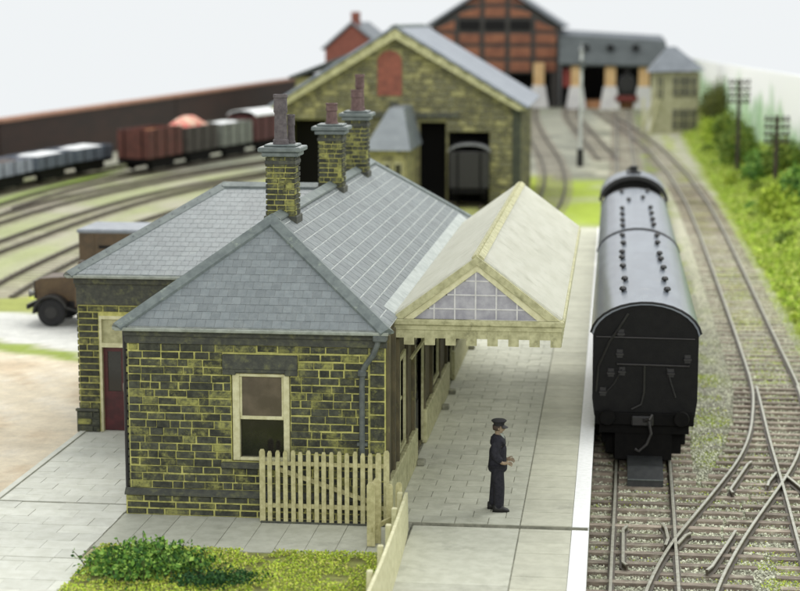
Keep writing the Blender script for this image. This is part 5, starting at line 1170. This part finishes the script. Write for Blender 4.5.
for k in range(46):     # sprigs standing out of the bush
    a_ = rng.uniform(0, 6.28); q_ = rng.uniform(.2, 1.0); bx0 = -8.0 + math.cos(a_) * 1.15 * q_; by0 = 29.75 + math.sin(a_) * .9 * q_; hh_ = rng.uniform(.3, .72) * (1.15 - .55 * q_)
    tip = (bx0 + rng.normal() * .12, by0 + rng.normal() * .12, hh_); SPR.append(((bx0, by0, .05), tip))
tw_ = MB(); LL = []
for (p, q) in SPR:
    tw_.tube([p, ((p[0] + q[0]) / 2 + .02, (p[1] + q[1]) / 2, (p[2] + q[2]) / 2), q], [.012, .009, .005], 4)
    for f_ in np.linspace(.35, 1.0, 9): LL.append([p[i] + (q[i] - p[i]) * f_ + rng.normal() * .03 for i in range(3)])
tw_.build('twigs', M_stem, lb_)['kind'] = 'stuff'
sz_ = rng.uniform(.05, .11, len(LL)); scatter('sprig_leaves', *LEAF, np.array(LL), np.stack([sz_, sz_, sz_], -1), M_leafd, lb_)
RB = [('round dark bush at the right edge below the nearer pole', 10.2, 80, (1.5, 2.0, 0.8), M_leafd), ('yellow green bush left of the nearer pole', 8.9, 96, (1.0, 2.4, .6), M_leafl), ('dark bush at the foot of the nearer pole', 10.0, 97, (1.2, 3, .8), M_leafd), ('mid green bush behind the nearer pole', 10.2, 110, (1.0, 3, 1.0), M_leafm), ('dark green bush between the two telegraph poles', 9.0, 114, (.9, 3.0, .9), M_leafd), ('broad mid green bush at the foot of the farther pole', 8.6, 127, (1.2, 4, 1.2), M_leafm), ('mid green bush behind the farther pole', 8.8, 140, (1.2, 5, 1.5), M_leafm), ('olive tree mass beside the signal box', 9.3, 168, (1.5, 5, 2.0), M_leafo), ('yellow green bush at the foot of the signal box', 8.4, 156, (1.1, 5, .9), M_leafl), ('low dark bush at the very right edge, nearest the camera', 11.2, 72, (1.2, 2.0, .9), M_leafd), ('yellow green bush on the bank nearest the camera', 9.9, 63, (1.3, 2.2, .7), M_leafl)]
for (lb, x_, y_, rd, m) in RB: bush(lb, (x_, y_, 0), (rd[0] * 1.2, rd[1] * 1.1, rd[2] * 1.5), 3400, 40, .26, m, 'bushes on the embankment')
SCR = [(8.0, 70), (8.7, 76), (7.9, 84), (8.6, 90), (7.6, 100), (8.3, 106), (7.5, 116), (7.7, 132), (7.5, 145), (9.2, 58)]
for k, (x_, y_) in enumerate(sorted(SCR, key=lambda p: p[1])):
    o_ = bush('low scrub clump on the green bank, %s from the camera' % ('nearest', 'second', 'third', 'fourth', 'fifth', 'sixth', 'seventh', 'eighth', 'ninth', 'farthest')[k], (x_, y_, 0), (rng.uniform(.5, .8), rng.uniform(.8, 1.4), rng.uniform(.35, .6)), 700, 14, .2, (M_leafm, M_leafl, M_leafd)[k % 3], 'low scrub clumps on the green bank', name='scrub_clump')
# turf
def turf(name, n, xf, yf, size, m, label, hfun, lift=.03):
    x_, y_ = xf(n), yf(n); kp = vnoise(x_, y_, .45, 31) * .6 + vnoise(x_, y_, .16, 33) * .4 > .3; x_, y_ = x_[kp], y_[kp]; n = len(x_); L = np.stack([x_, y_, hfun(x_, y_) + rng.uniform(0, lift, n)], -1); s_ = rng.uniform(.6, 1.4, n) * size
    o = scatter(name, *LEAF, L, np.stack([s_, s_, s_], -1), m); o['label'] = label; return o
gsoil = MB().box(-9.18, -3.75, 22, 31.14, -.4, .0).build('lawn_bed', mat('lawn_soil', (140, 146, 76), .95, scale=5, c2=(112, 110, 66), bump=.02)); tag(gsoil, kind='structure')
turf('lawn_grass', 26000, lambda n: rng.uniform(-9.22, -3.8, n), lambda n: 31.2 - 4.6 * rng.random(n) ** 1.2, .05, M_turf, 'short yellow green grass in front of the station', lambda x_, y_: .0 * x_ + .015 + .03 * vnoise(x_, y_, .5, 9), .05)
def bankx(n): return 6.35 + 5.2 * rng.random(n)
turf('bank_grass', 46000, bankx, lambda n: 1 / (1 / 44 + rng.random(n) * (1 / 175 - 1 / 44)), .17, M_turf2, 'bright green scatter grass on the embankment', lambda x_, y_: hground(x_, y_) + .45 * vnoise(x_, y_, .9, 4) ** 2 + .2 * vnoise(x_, y_, .4, 5), .14)
n = 7000; x_ = np.concatenate([rng.uniform(2.05, 3.2, n // 2), rng.uniform(4.35, 5.4, n // 2)]); y_ = np.concatenate([rng.uniform(39.5, 60, n // 2), rng.uniform(50, 80, n // 2)])
kp = vnoise(x_, y_, 1.0, 2) > .5; x_, y_ = x_[kp], y_[kp]; s_ = rng.uniform(.03, .07, len(x_))
scatter('track_weeds', *LEAF, np.stack([x_, y_, hground(x_, y_) + rng.uniform(.01, .05, len(x_))], -1), np.stack([s_, s_, s_], -1), M_turf)['label'] = 'green weeds growing between the tracks'
n = 9000; x_ = np.concatenate([rng.normal(3.5, .6, n // 2), rng.uniform(-.3, 5.5, n - n // 2)]); y_ = np.concatenate([rng.normal(33.4, 1.2, n // 2), rng.uniform(31, 46, n - n // 2)]); kp = vnoise(x_, y_, .7, 21) > np.where(np.arange(n) < n // 2, .3, .62); x_, y_ = x_[kp], y_[kp]; n = len(x_); s_ = rng.uniform(.025, .055, n)
scatter('track_moss', *LEAF, np.stack([x_, y_, hground(x_, y_) + rng.uniform(.02, .075, n)], -1), np.stack([s_, s_, s_], -1), M_turf)['label'] = 'yellow green moss among the ballast at the bottom right'
